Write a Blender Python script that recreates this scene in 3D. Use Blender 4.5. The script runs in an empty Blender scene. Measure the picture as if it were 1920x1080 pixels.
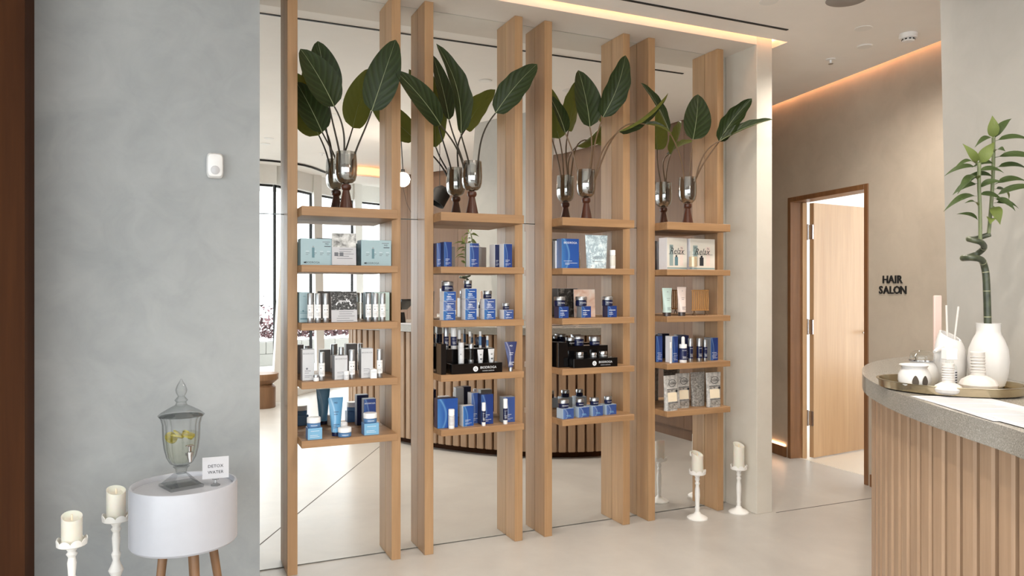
import bpy, bmesh, math, random
from mathutils import Vector, Matrix

random.seed(7)
SC = bpy.context.scene
COL = SC.collection
PI = math.pi

# ------------------------------------------------------------------ camera
cam = bpy.data.objects.new('camera', bpy.data.cameras.new('camera'))
COL.objects.link(cam)
cam.data.sensor_width = 36.0
cam.data.lens = 26.46
cam.data.clip_start = 0.05
cam.location = (0, 0, 1.4)
cam.rotation_euler = (PI / 2, 0, math.radians(-24.27))
SC.camera = cam

# ------------------------------------------------------------------ sky, exposure
world = bpy.data.worlds.new('overcast_sky')
SC.world = world
world.use_nodes = True
bg = world.node_tree.nodes['Background']
bg.inputs['Color'].default_value = (0.93, 0.97, 1.0, 1)
bg.inputs['Strength'].default_value = 4.2
SC.view_settings.view_transform = 'Standard'
SC.view_settings.look = 'None'
SC.view_settings.gamma = 1.0
SC.view_settings.use_curve_mapping = False
SC.view_settings.exposure = 0.36
SC.cycles.transparent_max_bounces = 48
SC.cycles.max_bounces = 14
SC.cycles.diffuse_bounces = 10
SC.cycles.glossy_bounces = 6

WARM = (1.0, 0.66, 0.38)
SPOT_W = 60.0
COVE_E = 9.0


# ------------------------------------------------------------------ materials
def lin(r, g, b):
    def f(c):
        c /= 255.0
        return c / 12.92 if c <= 0.04045 else ((c + 0.055) / 1.055) ** 2.4
    return (f(r), f(g), f(b), 1)


class NT:
    def __init__(s, name):
        s.m = bpy.data.materials.new(name)
        s.m.use_nodes = True
        s.t = s.m.node_tree
        s.b = s.t.nodes['Principled BSDF']
        s.out = s.t.nodes['Material Output']

    def n(s, typ, **kw):
        nd = s.t.nodes.new(typ)
        for k, v in kw.items():
            setattr(nd, k, v)
        return nd

    def l(s, a, b):
        s.t.links.new(a, b)

    def set(s, **kw):
        for k, v in kw.items():
            s.b.inputs[k.replace('_', ' ')].default_value = v
        return s

    def math(s, op, a, b=None, clamp=False):
        nd = s.n('ShaderNodeMath', operation=op, use_clamp=clamp)
        for i, v in enumerate((a, b)):
            if v is None:
                continue
            if isinstance(v, (int, float)):
                nd.inputs[i].default_value = v
            else:
                s.l(v, nd.inputs[i])
        return nd.outputs[0]

    def mix(s, fac, a, b):
        nd = s.n('ShaderNodeMix', data_type='RGBA')
        for sock, v in ((nd.inputs[0], fac), (nd.inputs[6], a), (nd.inputs[7], b)):
            if isinstance(v, (int, float)):
                sock.default_value = v
            elif isinstance(v, tuple):
                sock.default_value = v
            else:
                s.l(v, sock)
        return nd.outputs[2]

    def coords(s, kind='Object', scale=(1, 1, 1), rand=True):
        tc = s.n('ShaderNodeTexCoord')
        mp = s.n('ShaderNodeMapping')
        mp.inputs['Scale'].default_value = scale
        s.l(tc.outputs[kind], mp.inputs['Vector'])
        if rand:
            oi = s.n('ShaderNodeObjectInfo')
            mul = s.math('MULTIPLY', oi.outputs['Random'], 37.0)
            cb = s.n('ShaderNodeCombineXYZ')
            for i in range(3):
                s.l(mul, cb.inputs[i])
            s.l(cb.outputs[0], mp.inputs['Location'])
        return mp.outputs[0]

    def noise(s, vec, scale, detail=4, rough=0.55, dist=0.0):
        nd = s.n('ShaderNodeTexNoise')
        nd.inputs['Scale'].default_value = scale
        nd.inputs['Detail'].default_value = detail
        nd.inputs['Roughness'].default_value = rough
        nd.inputs['Distortion'].default_value = dist
        s.l(vec, nd.inputs['Vector'])
        return nd.outputs['Fac']

    def ramp(s, fac, stops):
        nd = s.n('ShaderNodeValToRGB')
        el = nd.color_ramp.elements
        while len(el) < len(stops):
            el.new(0.5)
        for e, (p, c) in zip(el, stops):
            e.position = p
            e.color = c
        s.l(fac, nd.inputs[0])
        return nd.outputs[0]

    def bump(s, h, strength=0.1, dist=0.01):
        nd = s.n('ShaderNodeBump')
        nd.inputs['Strength'].default_value = strength
        nd.inputs['Distance'].default_value = dist
        s.l(h, nd.inputs['Height'])
        s.l(nd.outputs[0], s.b.inputs['Normal'])


MATS = {}


def plain(name, rgb, rough=0.5, metal=0.0, **kw):
    if name in MATS:
        return MATS[name]
    t = NT(name)
    v = t.coords(scale=(1, 1, 1))
    c = lin(*rgb)
    d = tuple(x * 0.96 for x in c[:3]) + (1,)
    n = t.noise(v, 40, 2)
    t.l(t.mix(n, d, tuple(min(1, x * 1.02) for x in c[:3]) + (1,)), t.b.inputs['Base Color'])
    t.set(Roughness=rough, Metallic=metal, **kw)
    MATS[name] = t.m
    return t.m


def emit(name, rgb, strength):
    t = NT(name)
    t.b.inputs['Base Color'].default_value = tuple(rgb) + (1,)
    t.b.inputs['Emission Color'].default_value = tuple(rgb) + (1,)
    t.b.inputs['Emission Strength'].default_value = strength
    return t.m


def wood(name, dark, light, axis='z', rough=0.45, fine=1.0):
    t = NT(name)
    sc = {'z': (16, 16, 0.9), 'x': (0.9, 16, 16), 'y': (16, 0.9, 16)}[axis]
    v = t.coords(scale=tuple(k * fine for k in sc))
    a = t.noise(v, 1.3, 5, 0.6, 0.4)
    sc2 = {'z': (90, 90, 3), 'x': (3, 90, 90), 'y': (90, 3, 90)}[axis]
    b = t.noise(t.coords(scale=tuple(k * fine for k in sc2)), 1.5, 3, 0.6)
    c = t.ramp(a, [(0.28, lin(*dark)), (0.55, lin(*[(p + q) // 2 for p, q in zip(dark, light)])), (0.75, lin(*light))])
    f = t.math('MULTIPLY', b, 0.55)
    c2 = t.mix(f, c, lin(*[int(k * 0.82) for k in dark]))
    t.l(c2, t.b.inputs['Base Color'])
    t.set(Roughness=rough)
    t.bump(b, 0.12, 0.002)
    return t.m


def plaster(name, a, b, rough=0.7, scale=1.0):
    t = NT(name)
    v = t.coords(kind='Object', rand=False)
    n1 = t.noise(v, 1.1 * scale, 5, 0.55, 0.6)
    n2 = t.noise(v, 5.5 * scale, 6, 0.65, 0.8)
    f = t.math('ADD', t.math('MULTIPLY', n1, 0.65), t.math('MULTIPLY', n2, 0.35))
    t.l(t.ramp(f, [(0.34, lin(*a)), (0.66, lin(*b))]), t.b.inputs['Base Color'])
    t.set(Roughness=rough)
    t.bump(n2, 0.06, 0.01)
    return t.m


def concrete_floor(name, a, b):
    t = NT(name)
    v = t.coords(rand=False)
    n1 = t.noise(v, 0.9, 6, 0.6, 0.8)
    n2 = t.noise(v, 6.0, 6, 0.65, 0.5)
    f = t.math('ADD', t.math('MULTIPLY', n1, 0.7), t.math('MULTIPLY', n2, 0.3))
    t.l(t.ramp(f, [(0.32, lin(*a)), (0.68, lin(*b))]), t.b.inputs['Base Color'])
    r = t.math('ADD', t.math('MULTIPLY', n2, 0.18), 0.24)
    t.l(r, t.b.inputs['Roughness'])
    t.bump(n2, 0.03, 0.004)
    return t.m


def stone(name):
    t = NT(name)
    v = t.coords(rand=False)
    vo = t.n('ShaderNodeTexVoronoi')
    vo.inputs['Scale'].default_value = 170
    t.l(v, vo.inputs['Vector'])
    n = t.noise(v, 300, 2)
    n2 = t.noise(v, 20, 4)
    c = t.ramp(n, [(0.35, lin(128, 124, 117)), (0.6, lin(160, 156, 148)), (0.72, lin(190, 186, 178))])
    c = t.mix(t.math('MULTIPLY', t.math('LESS_THAN', vo.outputs['Distance'], 0.16), 0.5), c, lin(92, 88, 84))
    c = t.mix(t.math('MULTIPLY', n2, 0.25), c, lin(150, 146, 140))
    t.l(c, t.b.inputs['Base Color'])
    t.set(Roughness=0.2)
    return t.m


def thin_glass(name, tint=(1, 1, 1), gloss=0.08, rough=0.0, face=0.04, edge=0.0):
    """sheet glass: clear straight through, mirror-like reflection growing at grazing angles"""
    t = NT(name)
    tr = t.n('ShaderNodeBsdfTransparent')
    tr.inputs[0].default_value = tuple(tint) + (1,)
    gl = t.n('ShaderNodeBsdfGlossy')
    gl.inputs['Roughness'].default_value = rough
    lw = t.n('ShaderNodeLayerWeight')
    lw.inputs[0].default_value = gloss
    if edge:  # grey tint at grazing angles stands in for the dark outlines of refraction
        k = t.math('POWER', lw.outputs['Facing'], 1.6)
        t.l(t.mix(t.math('MULTIPLY', k, edge), tuple(tint) + (1,), (0.30, 0.32, 0.32, 1)), tr.inputs[0])
    f = t.math('ADD', t.math('MULTIPLY', lw.outputs['Fresnel'], 1.0), face, True)
    ge = t.n('ShaderNodeNewGeometry')
    f = t.math('MULTIPLY', f, t.math('SUBTRACT', 1.0, ge.outputs['Backfacing']))
    mx = t.n('ShaderNodeMixShader')
    t.l(f, mx.inputs[0])
    t.l(tr.outputs[0], mx.inputs[1])
    t.l(gl.outputs[0], mx.inputs[2])
    t.l(mx.outputs[0], t.out.inputs[0])
    return t.m


def carton_print(name, base, light, mid, rough=0.3):
    """printed carton: soft gradient with one sweeping pale curve (flat print)"""
    t = NT(name)
    tc = t.n('ShaderNodeTexCoord')
    sp = t.n('ShaderNodeSeparateXYZ')
    t.l(tc.outputs['Generated'], sp.inputs[0])
    x, z = sp.outputs[0], sp.outputs[2]
    z2 = t.math('POWER', t.math('ABSOLUTE', t.math('SUBTRACT', z, 0.42)), 2.0)
    cx = t.math('ADD', t.math('MULTIPLY', z2, -0.9), 0.42)
    d = t.math('ABSOLUTE', t.math('SUBTRACT', x, cx))
    band = t.math('SUBTRACT', 1.0, t.math('MULTIPLY', d, 9.0), True)
    band = t.math('POWER', band, 2.0)
    left = t.math('SUBTRACT', 1.0, t.math('MULTIPLY', x, 2.6), True)
    c = t.mix(left, lin(*base), lin(*mid))
    c = t.mix(t.math('MULTIPLY', z, 0.35), c, lin(*[int(k * 0.75) for k in base]))
    c = t.mix(t.math('MULTIPLY', band, 0.55), c, lin(*light))
    t.l(c, t.b.inputs['Base Color'])
    t.set(Roughness=rough)
    return t.m


def blotch(name, cols, scale, rough=0.4, detail=2):
    t = NT(name)
    n = t.noise(t.coords(rand=False), scale, detail, 0.6, 0.5)
    k = len(cols)
    t.l(t.ramp(n, [(0.3 + 0.4 * i / (k - 1), lin(*c)) for i, c in enumerate(cols)]), t.b.inputs['Base Color'])
    t.set(Roughness=rough)
    return t.m


def leaf_mat(name, top, under, vein, fv=95.0, fu=60.0):
    t = NT(name)
    uv = t.n('ShaderNodeUVMap')
    sp = t.n('ShaderNodeSeparateXYZ')
    t.l(uv.outputs[0], sp.inputs[0])
    u = t.math('ABSOLUTE', t.math('SUBTRACT', sp.outputs[0], 0.5))
    ph = t.math('SUBTRACT', t.math('MULTIPLY', sp.outputs[1], fv), t.math('MULTIPLY', u, fu))
    rib = t.math('ADD', t.math('MULTIPLY', t.math('SINE', ph), 0.5), 0.5)
    n = t.noise(t.coords(scale=(1, 1, 1)), 14, 3)
    c = t.mix(n, lin(*top), lin(*[int(k * 0.7) for k in top]))
    c = t.mix(t.math('MULTIPLY', t.math('POWER', rib, 4.0), 0.35), c, lin(*vein))
    g = t.n('ShaderNodeNewGeometry')
    c = t.mix(g.outputs['Backfacing'], c, lin(*under))
    t.l(c, t.b.inputs['Base Color'])
    t.set(Roughness=0.42, Specular_IOR_Level=0.3)
    t.bump(rib, 0.25, 0.004)
    trn = t.n('ShaderNodeBsdfTranslucent')
    t.l(c, trn.inputs[0])
    mx = t.n('ShaderNodeMixShader')
    mx.inputs[0].default_value = 0.18
    t.l(t.b.outputs[0], mx.inputs[1])
    t.l(trn.outputs[0], mx.inputs[2])
    t.l(mx.outputs[0], t.out.inputs[0])
    return t.m


M_oak = wood('oak', (170, 132, 94), (204, 166, 124), 'z')
M_oakx = wood('oak_across', (156, 118, 82), (194, 154, 112), 'x')
M_slat = wood('slat_oak', (170, 138, 110), (200, 168, 138), 'z')
M_brown = wood('brown_veneer', (58, 32, 16), (84, 50, 26), 'z', 0.85, 0.6)
M_brown.node_tree.nodes['Principled BSDF'].inputs['Specular IOR Level'].default_value = 0.15
M_clad = wood('wall_cladding', (136, 104, 80), (160, 126, 98), 'z', 0.5, 0.4)
M_door = wood('door_oak', (190, 152, 112), (214, 178, 138), 'z', 0.4, 0.5)
M_frame = wood('door_frame_oak', (120, 80, 48), (150, 106, 68), 'z', 0.4)
M_walnut = wood('walnut', (66, 34, 22), (100, 56, 38), 'z', 0.3)
M_leg = wood('leg_wood', (128, 94, 66), (160, 122, 90), 'z', 0.45)
M_grey = plaster('grey_plaster', (141, 145, 147), (168, 171, 172))
M_beige = plaster('beige_plaster', (172, 160, 145), (192, 180, 164))
M_slab = plaster('slab_plaster', (168, 165, 159), (184, 181, 175), 0.7)
M_cream = plaster('cream_plaster', (206, 200, 188), (220, 214, 203), 0.65)
M_ceil = plaster('ceiling_paint', (243, 240, 236), (248, 245, 241), 0.8)
M_soffit = plaster('soffit_paint', (222, 216, 208), (229, 223, 215), 0.75)
M_white = plain('white_paint', (236, 235, 232), 0.5)
M_floor = concrete_floor('polished_concrete', (176, 172, 167), (200, 196, 190))
M_joint = plain('joint_dark', (96, 90, 84), 0.8)
M_tile = plain('pale_tile', (222, 212, 198), 0.3)
M_stone = stone('quartz_top')
M_black = plain('black_gloss', (14, 13, 14), 0.12)
M_blackm = plain('black_matt', (22, 22, 23), 0.6)
M_chrome = plain('chrome', (206, 206, 208), 0.16, 1.0)
M_silver = plain('satin_silver', (172, 174, 177), 0.34, 0.9)
M_brass = plain('antique_brass', (186, 172, 144), 0.22, 1.0)
M_ceramic = plain('white_ceramic', (206, 204, 202), 0.28)
M_wax = plain('ivory_wax', (226, 222, 210), 0.45, Subsurface_Weight=0.25)
M_shabby = plain('white_painted_wood', (238, 236, 232), 0.5)
M_table = plain('white_lacquer', (184, 186, 194), 0.3)
M_cloth = plain('white_muslin', (202, 197, 192), 0.9)
M_plastic = plain('white_plastic', (240, 240, 240), 0.35)
M_paper = plain('paper', (196, 196, 200), 0.7)
M_ink = plain('ink_grey', (110, 112, 118), 0.7)
M_inkd = plain('ink_dark', (40, 42, 48), 0.7)
M_inkw = plain('ink_white', (232, 234, 238), 0.6)
M_navy = plain('navy_glass', (24, 30, 66), 0.14)
M_navyc = plain('navy_card', (26, 34, 78), 0.35)
M_lblue = plain('light_blue_card', (122, 176, 212), 0.4)
M_mblue = plain('mid_blue', (84, 126, 172), 0.35)
M_teal = plain('teal_card', (160, 184, 191), 0.4)
M_teald = plain('teal_side', (96, 132, 142), 0.45)
M_greyc = plain('silver_card', (206, 207, 210), 0.4)
M_greyd = plain('silver_side', (150, 152, 156), 0.4)
M_mint = plain('mint_plastic', (196, 218, 212), 0.35)
M_rose = plain('pale_pink_plastic', (232, 216, 208), 0.35)
M_pinkbar = plain('dusty_pink', (214, 190, 180), 0.4)
M_cap = plain('smoked_cap', (78, 70, 68), 0.2, 0.4)
M_gold = plain('cream_gold', (208, 188, 158), 0.25, 0.3)
M_cane = plain('cane', (190, 140, 82), 0.55)
M_blue = carton_print('blue_print', (34, 62, 132), (132, 168, 212), (64, 108, 172))
M_blue2 = carton_print('blue_print_bright', (36, 82, 160), (122, 178, 218), (66, 124, 184))
M_blue3 = carton_print('blue_print_pale', (60, 86, 150), (170, 192, 222), (104, 134, 186))
M_tubeb = carton_print('tube_blue', (96, 160, 206), (190, 220, 240), (126, 178, 214))
M_tuben = carton_print('tube_navy', (58, 66, 112), (190, 196, 222), (96, 104, 146), 0.2)
M_mercury = thin_glass('smoked_silver_glass', (0.60, 0.60, 0.57), 0.45, 0.05, 0.26)
M_clear = thin_glass('clear_glass', (0.95, 0.965, 0.96), 0.2, 0.01, 0.04)
M_crystal = thin_glass('crystal_glass', (0.95, 0.96, 0.96), 0.32, 0.04, 0.05, 0.9)
M_water = thin_glass('lemon_water', (0.965, 0.97, 0.90), 0.1, 0.0, 0.01)
M_pane = thin_glass('window_glass', (0.95, 0.97, 0.97), 0.1, 0.0, 0.02)
M_lemon = plain('lemon', (190, 182, 104), 0.4)
M_lemonr = plain('lemon_rind', (168, 156, 66), 0.5)
M_leafA = leaf_mat('broad_leaf', (48, 62, 30), (104, 110, 48), (66, 82, 46), 42.0, 30.0)
M_leafB = leaf_mat('bamboo_leaf', (66, 84, 44), (104, 116, 62), (98, 116, 66))
M_leafL = leaf_mat('young_leaf', (108, 124, 58), (132, 142, 72), (146, 156, 92))
M_vein = plain('leaf_rib', (138, 146, 110), 0.5)
M_stalk = plain('dark_stalk', (52, 46, 36), 0.5)
M_stalkb = plain('brown_stalk', (108, 84, 60), 0.5)
M_cane_g = blotch('bamboo_cane', [(40, 44, 34), (56, 62, 46), (72, 78, 56)], 30, 0.35)
M_shoot = plain('green_shoot', (104, 112, 78), 0.45)
M_ring = plain('cane_ring', (150, 150, 120), 0.6)
M_photo1 = blotch('photo_face', [(70, 70, 70), (160, 160, 158), (206, 206, 204), (226, 226, 224)], 26, 0.35, 3)
M_photo2 = blotch('photo_pebbles', [(12, 12, 12), (26, 26, 26), (60, 60, 60), (190, 190, 190)], 120, 0.3, 2)
M_photo3 = blotch('photo_leaves', [(20, 18, 16), (50, 46, 42), (120, 116, 110)], 60, 0.35, 2)
M_skin = blotch('photo_skin', [(220, 176, 150), (236, 206, 188), (240, 226, 214)], 18, 0.4, 2)
M_floral = blotch('floral_print', [(232, 240, 242), (214, 230, 236), (150, 172, 184), (226, 236, 240)], 34, 0.35, 3)
M_foil = blotch('foil_pouch', [(148, 146, 142), (184, 182, 178), (206, 203, 198)], 46, 0.25, 2)
M_foil2 = blotch('foil_print', [(96, 92, 88), (150, 146, 140), (186, 181, 174)], 100, 0.3, 2)
M_creaml = plain('cream_label', (240, 226, 200), 0.5)
M_mirror = NT('mirror_silver').set(Base_Color=(0.90, 0.91, 0.90, 1), Metallic=1.0, Roughness=0.0).m
M_edge = plain('mirror_edge', (150, 160, 156), 0.2, 0.5)
M_cove = emit('cove_led', (1.0, 0.58, 0.32), COVE_E)
M_coveo = emit('cove_led_amber', (1.0, 0.55, 0.30), 11.0)
M_covew = emit('cove_glow_band', (1.0, 0.50, 0.24), 1.6)
M_lamp = emit('lamp_disc', (1.0, 0.82, 0.6), 14.0)
M_globe = emit('globe_glass', (1.0, 0.84, 0.68), 55.0)
M_gravel = blotch('gravel', [(196, 194, 188), (226, 224, 218)], 40, 0.9)
M_block = plain('garden_block', (158, 156, 151), 0.85)
M_h1 = plain('hedge_pink', (118, 86, 90), 0.8)
M_h2 = plain('hedge_pale', (142, 112, 115), 0.8)
M_h3 = plain('hedge_dark', (70, 56, 56), 0.8)


# ------------------------------------------------------------------ mesh builder
TXT = {}


def text_geo(s, bold=0.0):
    if (s, bold) in TXT:
        return TXT[(s, bold)]
    cu = bpy.data.curves.new('lettering', 'FONT')
    cu.body = s
    cu.resolution_u = 2
    cu.offset = bold
    cu.align_x = 'CENTER'
    cu.align_y = 'CENTER'
    ob = bpy.data.objects.new('lettering', cu)
    COL.objects.link(ob)
    dg = bpy.context.evaluated_depsgraph_get()
    ev = ob.evaluated_get(dg)
    me = ev.to_mesh()
    vs = [v.co.copy() for v in me.vertices]
    fs = [tuple(p.vertices) for p in me.polygons]
    ev.to_mesh_clear()
    bpy.data.objects.remove(ob)
    bpy.data.curves.remove(cu)
    TXT[(s, bold)] = (vs, fs)
    return vs, fs


class MB:
    def __init__(s):
        s.v, s.f, s.mi, s.uv, s.mats = [], [], [], {}, []

    def m(s, mat):
        if mat not in s.mats:
            s.mats.append(mat)
        return s.mats.index(mat)

    def add(s, vs, fs, mat, M=None):
        k = len(s.v)
        i = s.m(mat)
        for p in vs:
            p = Vector(p)
            s.v.append(M @ p if M else p)
        for f in fs:
            s.f.append(tuple(k + j for j in f))
            s.mi.append(i)
        return s

    def box(s, x0, y0, z0, x1, y1, z1, mat, bev=0.0, M=None):
        if bev <= 0:
            vs = [(x0, y0, z0), (x1, y0, z0), (x1, y1, z0), (x0, y1, z0), (x0, y0, z1), (x1, y0, z1), (x1, y1, z1), (x0, y1, z1)]
            fs = [(3, 2, 1, 0), (4, 5, 6, 7), (0, 1, 5, 4), (1, 2, 6, 5), (2, 3, 7, 6), (3, 0, 4, 7)]
            return s.add(vs, fs, mat, M)
        bm = bmesh.new()
        bmesh.ops.create_cube(bm, size=1)
        for v in bm.verts:
            v.co = Vector(((x0 + x1) / 2 + v.co.x * (x1 - x0), (y0 + y1) / 2 + v.co.y * (y1 - y0), (z0 + z1) / 2 + v.co.z * (z1 - z0)))
        bmesh.ops.bevel(bm, geom=bm.edges[:], offset=bev, segments=1, affect='EDGES')
        bm.verts.index_update()
        s.add([v.co.copy() for v in bm.verts], [tuple(v.index for v in f.verts) for f in bm.faces], mat, M)
        bm.free()
        return s

    def prism(s, pts, z0, z1, mat, M=None):
        n = len(pts)
        a = sum(pts[i][0] * pts[(i + 1) % n][1] - pts[(i + 1) % n][0] * pts[i][1] for i in range(n))
        if a < 0:
            pts = pts[::-1]
        vs = [(x, y, z0) for x, y in pts] + [(x, y, z1) for x, y in pts]
        fs = [tuple(range(n - 1, -1, -1)), tuple(range(n, 2 * n))] + [(i, (i + 1) % n, n + (i + 1) % n, n + i) for i in range(n)]
        return s.add(vs, fs, mat, M)

    def lathe(s, prof, mat, seg=24, M=None, sx=1.0, sy=1.0, flute=0.0, nf=0):
        vs, fs = [], []
        for r, z in prof:
            for k in range(seg):
                a = 2 * PI * k / seg
                rr = r * (1 + flute * math.cos(nf * a)) if flute else r
                vs.append((rr * sx * math.cos(a), rr * sy * math.sin(a), z))
        n = len(prof)
        for i in range(n - 1):
            for k in range(seg):
                k2 = (k + 1) % seg
                fs.append((i * seg + k, i * seg + k2, (i + 1) * seg + k2, (i + 1) * seg + k))
        if prof[0][0] > 1e-6:
            fs.append(tuple(range(seg - 1, -1, -1)))
        if prof[-1][0] > 1e-6:
            fs.append(tuple(range((n - 1) * seg, n * seg)))
        return s.add(vs, fs, mat, M)

    def tube(s, pts, rad, mat, seg=8, cap=True, M=None):
        pts = [Vector(p) for p in pts]
        n = len(pts)
        if not isinstance(rad, (list, tuple)):
            rad = [rad] * n
        vs, fs = [], []
        t0 = (pts[1] - pts[0]).normalized()
        ref = Vector((0, 0, 1)) if abs(t0.z) < 0.9 else Vector((1, 0, 0))
        u = t0.cross(ref).normalized()
        for i in range(n):
            t = (pts[min(n - 1, i + 1)] - pts[max(0, i - 1)]).normalized()
            u = (u - t * u.dot(t)).normalized()
            w = t.cross(u)
            for k in range(seg):
                a = 2 * PI * k / seg
                vs.append(pts[i] + (u * math.cos(a) + w * math.sin(a)) * rad[i])
        for i in range(n - 1):
            for k in range(seg):
                k2 = (k + 1) % seg
                fs.append((i * seg + k, i * seg + k2, (i + 1) * seg + k2, (i + 1) * seg + k))
        if cap:
            fs.append(tuple(range(seg - 1, -1, -1)))
            fs.append(tuple(range((n - 1) * seg, n * seg)))
        return s.add(vs, fs, mat, M)

    def loft(s, rings, mat, cap=True, M=None):
        seg = len(rings[0])
        vs = [p for r in rings for p in r]
        fs = []
        for i in range(len(rings) - 1):
            for k in range(seg):
                k2 = (k + 1) % seg
                fs.append((i * seg + k, i * seg + k2, (i + 1) * seg + k2, (i + 1) * seg + k))
        if cap:
            fs.append(tuple(range(seg - 1, -1, -1)))
            fs.append(tuple(range((len(rings) - 1) * seg, len(rings) * seg)))
        return s.add(vs, fs, mat, M)

    def quad(s, x0, z0, x1, z1, y, mat, M=None):
        return s.add([(x0, y, z0), (x1, y, z0), (x1, y, z1), (x0, y, z1)], [(0, 1, 2, 3)], mat, M)

    def text(s, txt, x, z, y, size, mat, M=None, wrap=None, shear=0.0):
        vs, fs = text_geo(txt)
        out = []
        for p in vs:
            px, pz = (p.x + shear * p.y) * size, p.y * size
            if wrap:
                a = (x + px) / wrap
                out.append((wrap * math.sin(a), -wrap * math.cos(a), z + pz))
            else:
                out.append((x + px, y, z + pz))
        return s.add(out, fs, mat, M)

    def wrapq(s, a0, a1, z0, z1, r, mat, n=6):
        vs, fs = [], []
        for i in range(n + 1):
            a = a0 + (a1 - a0) * i / n
            vs += [(r * math.sin(a), -r * math.cos(a), z0), (r * math.sin(a), -r * math.cos(a), z1)]
        for i in range(n):
            fs.append((2 * i, 2 * i + 2, 2 * i + 3, 2 * i + 1))
        return s.add(vs, fs, mat)

    def mesh(s, name, ang=35):
        me = bpy.data.meshes.new(name)
        me.from_pydata([tuple(v) for v in s.v], [], s.f)
        for mt in s.mats:
            me.materials.append(mt)
        me.polygons.foreach_set('material_index', s.mi)
        me.polygons.foreach_set('use_smooth', [True] * len(s.f))
        me.update()
        me.set_sharp_from_angle(angle=math.radians(ang))
        return me

    def build(s, name, parent=None, ang=35):
        o = bpy.data.objects.new(name, s.mesh(name, ang))
        COL.objects.link(o)
        if parent:
            o.parent = parent
        return o


def tag(o, label=None, cat=None, group=None, kind=None):
    if label:
        o['label'] = label
    if cat:
        o['category'] = cat
    if group:
        o['group'] = group
    if kind:
        o['kind'] = kind
    return o


def thing(name, label, cat, loc=(0, 0, 0), rz=0.0, group=None):
    o = bpy.data.objects.new(name, None)
    o.empty_display_size = 0.05
    COL.objects.link(o)
    o.location = loc
    o.rotation_euler = (0, 0, rz)
    return tag(o, label, cat, group)


def struct(name, mb, label=None, parent=None):
    o = mb.build(name, parent)
    if not parent:
        tag(o, label, None, None, 'structure')
    return o


def catmull(P, n=8):
    out = []
    P = [Vector(p) for p in P]
    for i in range(len(P) - 1):
        a, b, c, d = P[max(0, i - 1)], P[i], P[i + 1], P[min(len(P) - 1, i + 2)]
        for k in range(n):
            t = k / n
            out.append(0.5 * ((2 * b) + (c - a) * t + (2 * a - 5 * b + 4 * c - d) * t * t + (3 * b - a - 3 * c + d) * t ** 3))
    out.append(P[-1])
    return out


def resample(P, step):
    out, acc = [P[0].copy()], 0.0
    for a, b in zip(P, P[1:]):
        L = (b - a).length
        while acc + L >= step:
            t = (step - acc) / L
            a = a + (b - a) * t
            L = (b - a).length
            out.append(a.copy())
            acc = 0.0
        acc += L
    return out


# ------------------------------------------------------------------ setting
CZ = 2.935          # ceiling height
MY = 3.905          # mirror plane
SOF = 2.905         # soffit of the portal

fl = MB()
fl.box(-4.6, -4.6, -0.05, 4.7, 6.3, 0.0, M_floor)
floor = struct('floor', fl, 'polished pale grey concrete floor')
for (a, b) in (((0.38, 3.60), (1.70, 1.21)), ((3.43, 3.60), (4.46, 3.58))):
    a, b = Vector(a), Vector(b)
    n = Vector((-(b - a).y, (b - a).x)).normalized() * 0.003
    g = MB().prism([tuple(a - n), tuple(b - n), tuple(b + n), tuple(a + n)], 0.0002, 0.0012, M_joint)
    g.build('floor_joint', floor)

# hair salon / reception wall line: x as a function of y beyond the desk
def wx(y):
    return 4.56 + 0.15 * (y - 4.25)


TH = 0.14


def wall_prism(mb, y0, y1, z0, z1, mat, off=0.0, th=TH):
    mb.prism([(wx(y0) + off, y0), (wx(y1) + off, y1), (wx(y1) + off + th, y1), (wx(y0) + off + th, y0)], z0, z1, mat)
    return mb


wr = MB()
wall_prism(wr, 2.6, 3.83, 0, 3.1, M_beige)
wall_prism(wr, 3.83, 4.718, 2.138, 3.1, M_beige)
wall_prism(wr, 4.718, 6.3, 0, 3.1, M_beige)
struct('wall_right', wr, 'beige plaster wall with the hair salon door')

CL = [(2.70, -2.55), (3.6, -1.0), (4.12, 0.2), (4.27, 1.2), (4.313, 2.6)]
rec = []
for (a, b) in zip(CL, CL[1:]):
    rec.append((Vector(a), Vector(b)))
wc = MB()
for a, b in rec:
    n = Vector(((b - a).y, -(b - a).x)).normalized() * 0.1
    wc.prism([tuple(a + n * 0.2), tuple(b + n * 0.2), tuple(b + n), tuple(a + n)], 0, 3.1, M_clad)
wallc = struct('wall_reception', wc, 'brown timber clad wall behind the reception desk')
# cladding boards as pieces, joints left open
for a, b in rec:
    L = (b - a).length
    d = (b - a).normalized()
    n = Vector((d.y, -d.x))
    k = max(1, round(L / 0.46))
    for i in range(k):
        p, q = a + d * (L * i / k + 0.002), a + d * (L * (i + 1) / k - 0.002)
        MB().prism([tuple(p), tuple(q), tuple(q + n * 0.019), tuple(p + n * 0.019)], 0.10, CZ - 0.045, M_clad).build('wall_panel', wallc)

# baseboards with a light line on the right wall
bb = MB()
wall_prism(bb, 2.6, 3.80, 0, 0.085, M_frame, -0.014, 0.013)
wall_prism(bb, 4.745, 6.25, 0, 0.085, M_frame, -0.014, 0.013)
struct('baseboard_right', bb, 'low timber skirting along the salon wall')
bl = MB()
wall_prism(bl, 4.76, 6.2, 0.088, 0.100, M_coveo, -0.012, 0.011)
tag(bl.build('led_line'), 'thin warm light line on the skirting left of the salon door', 'light strip')

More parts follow.
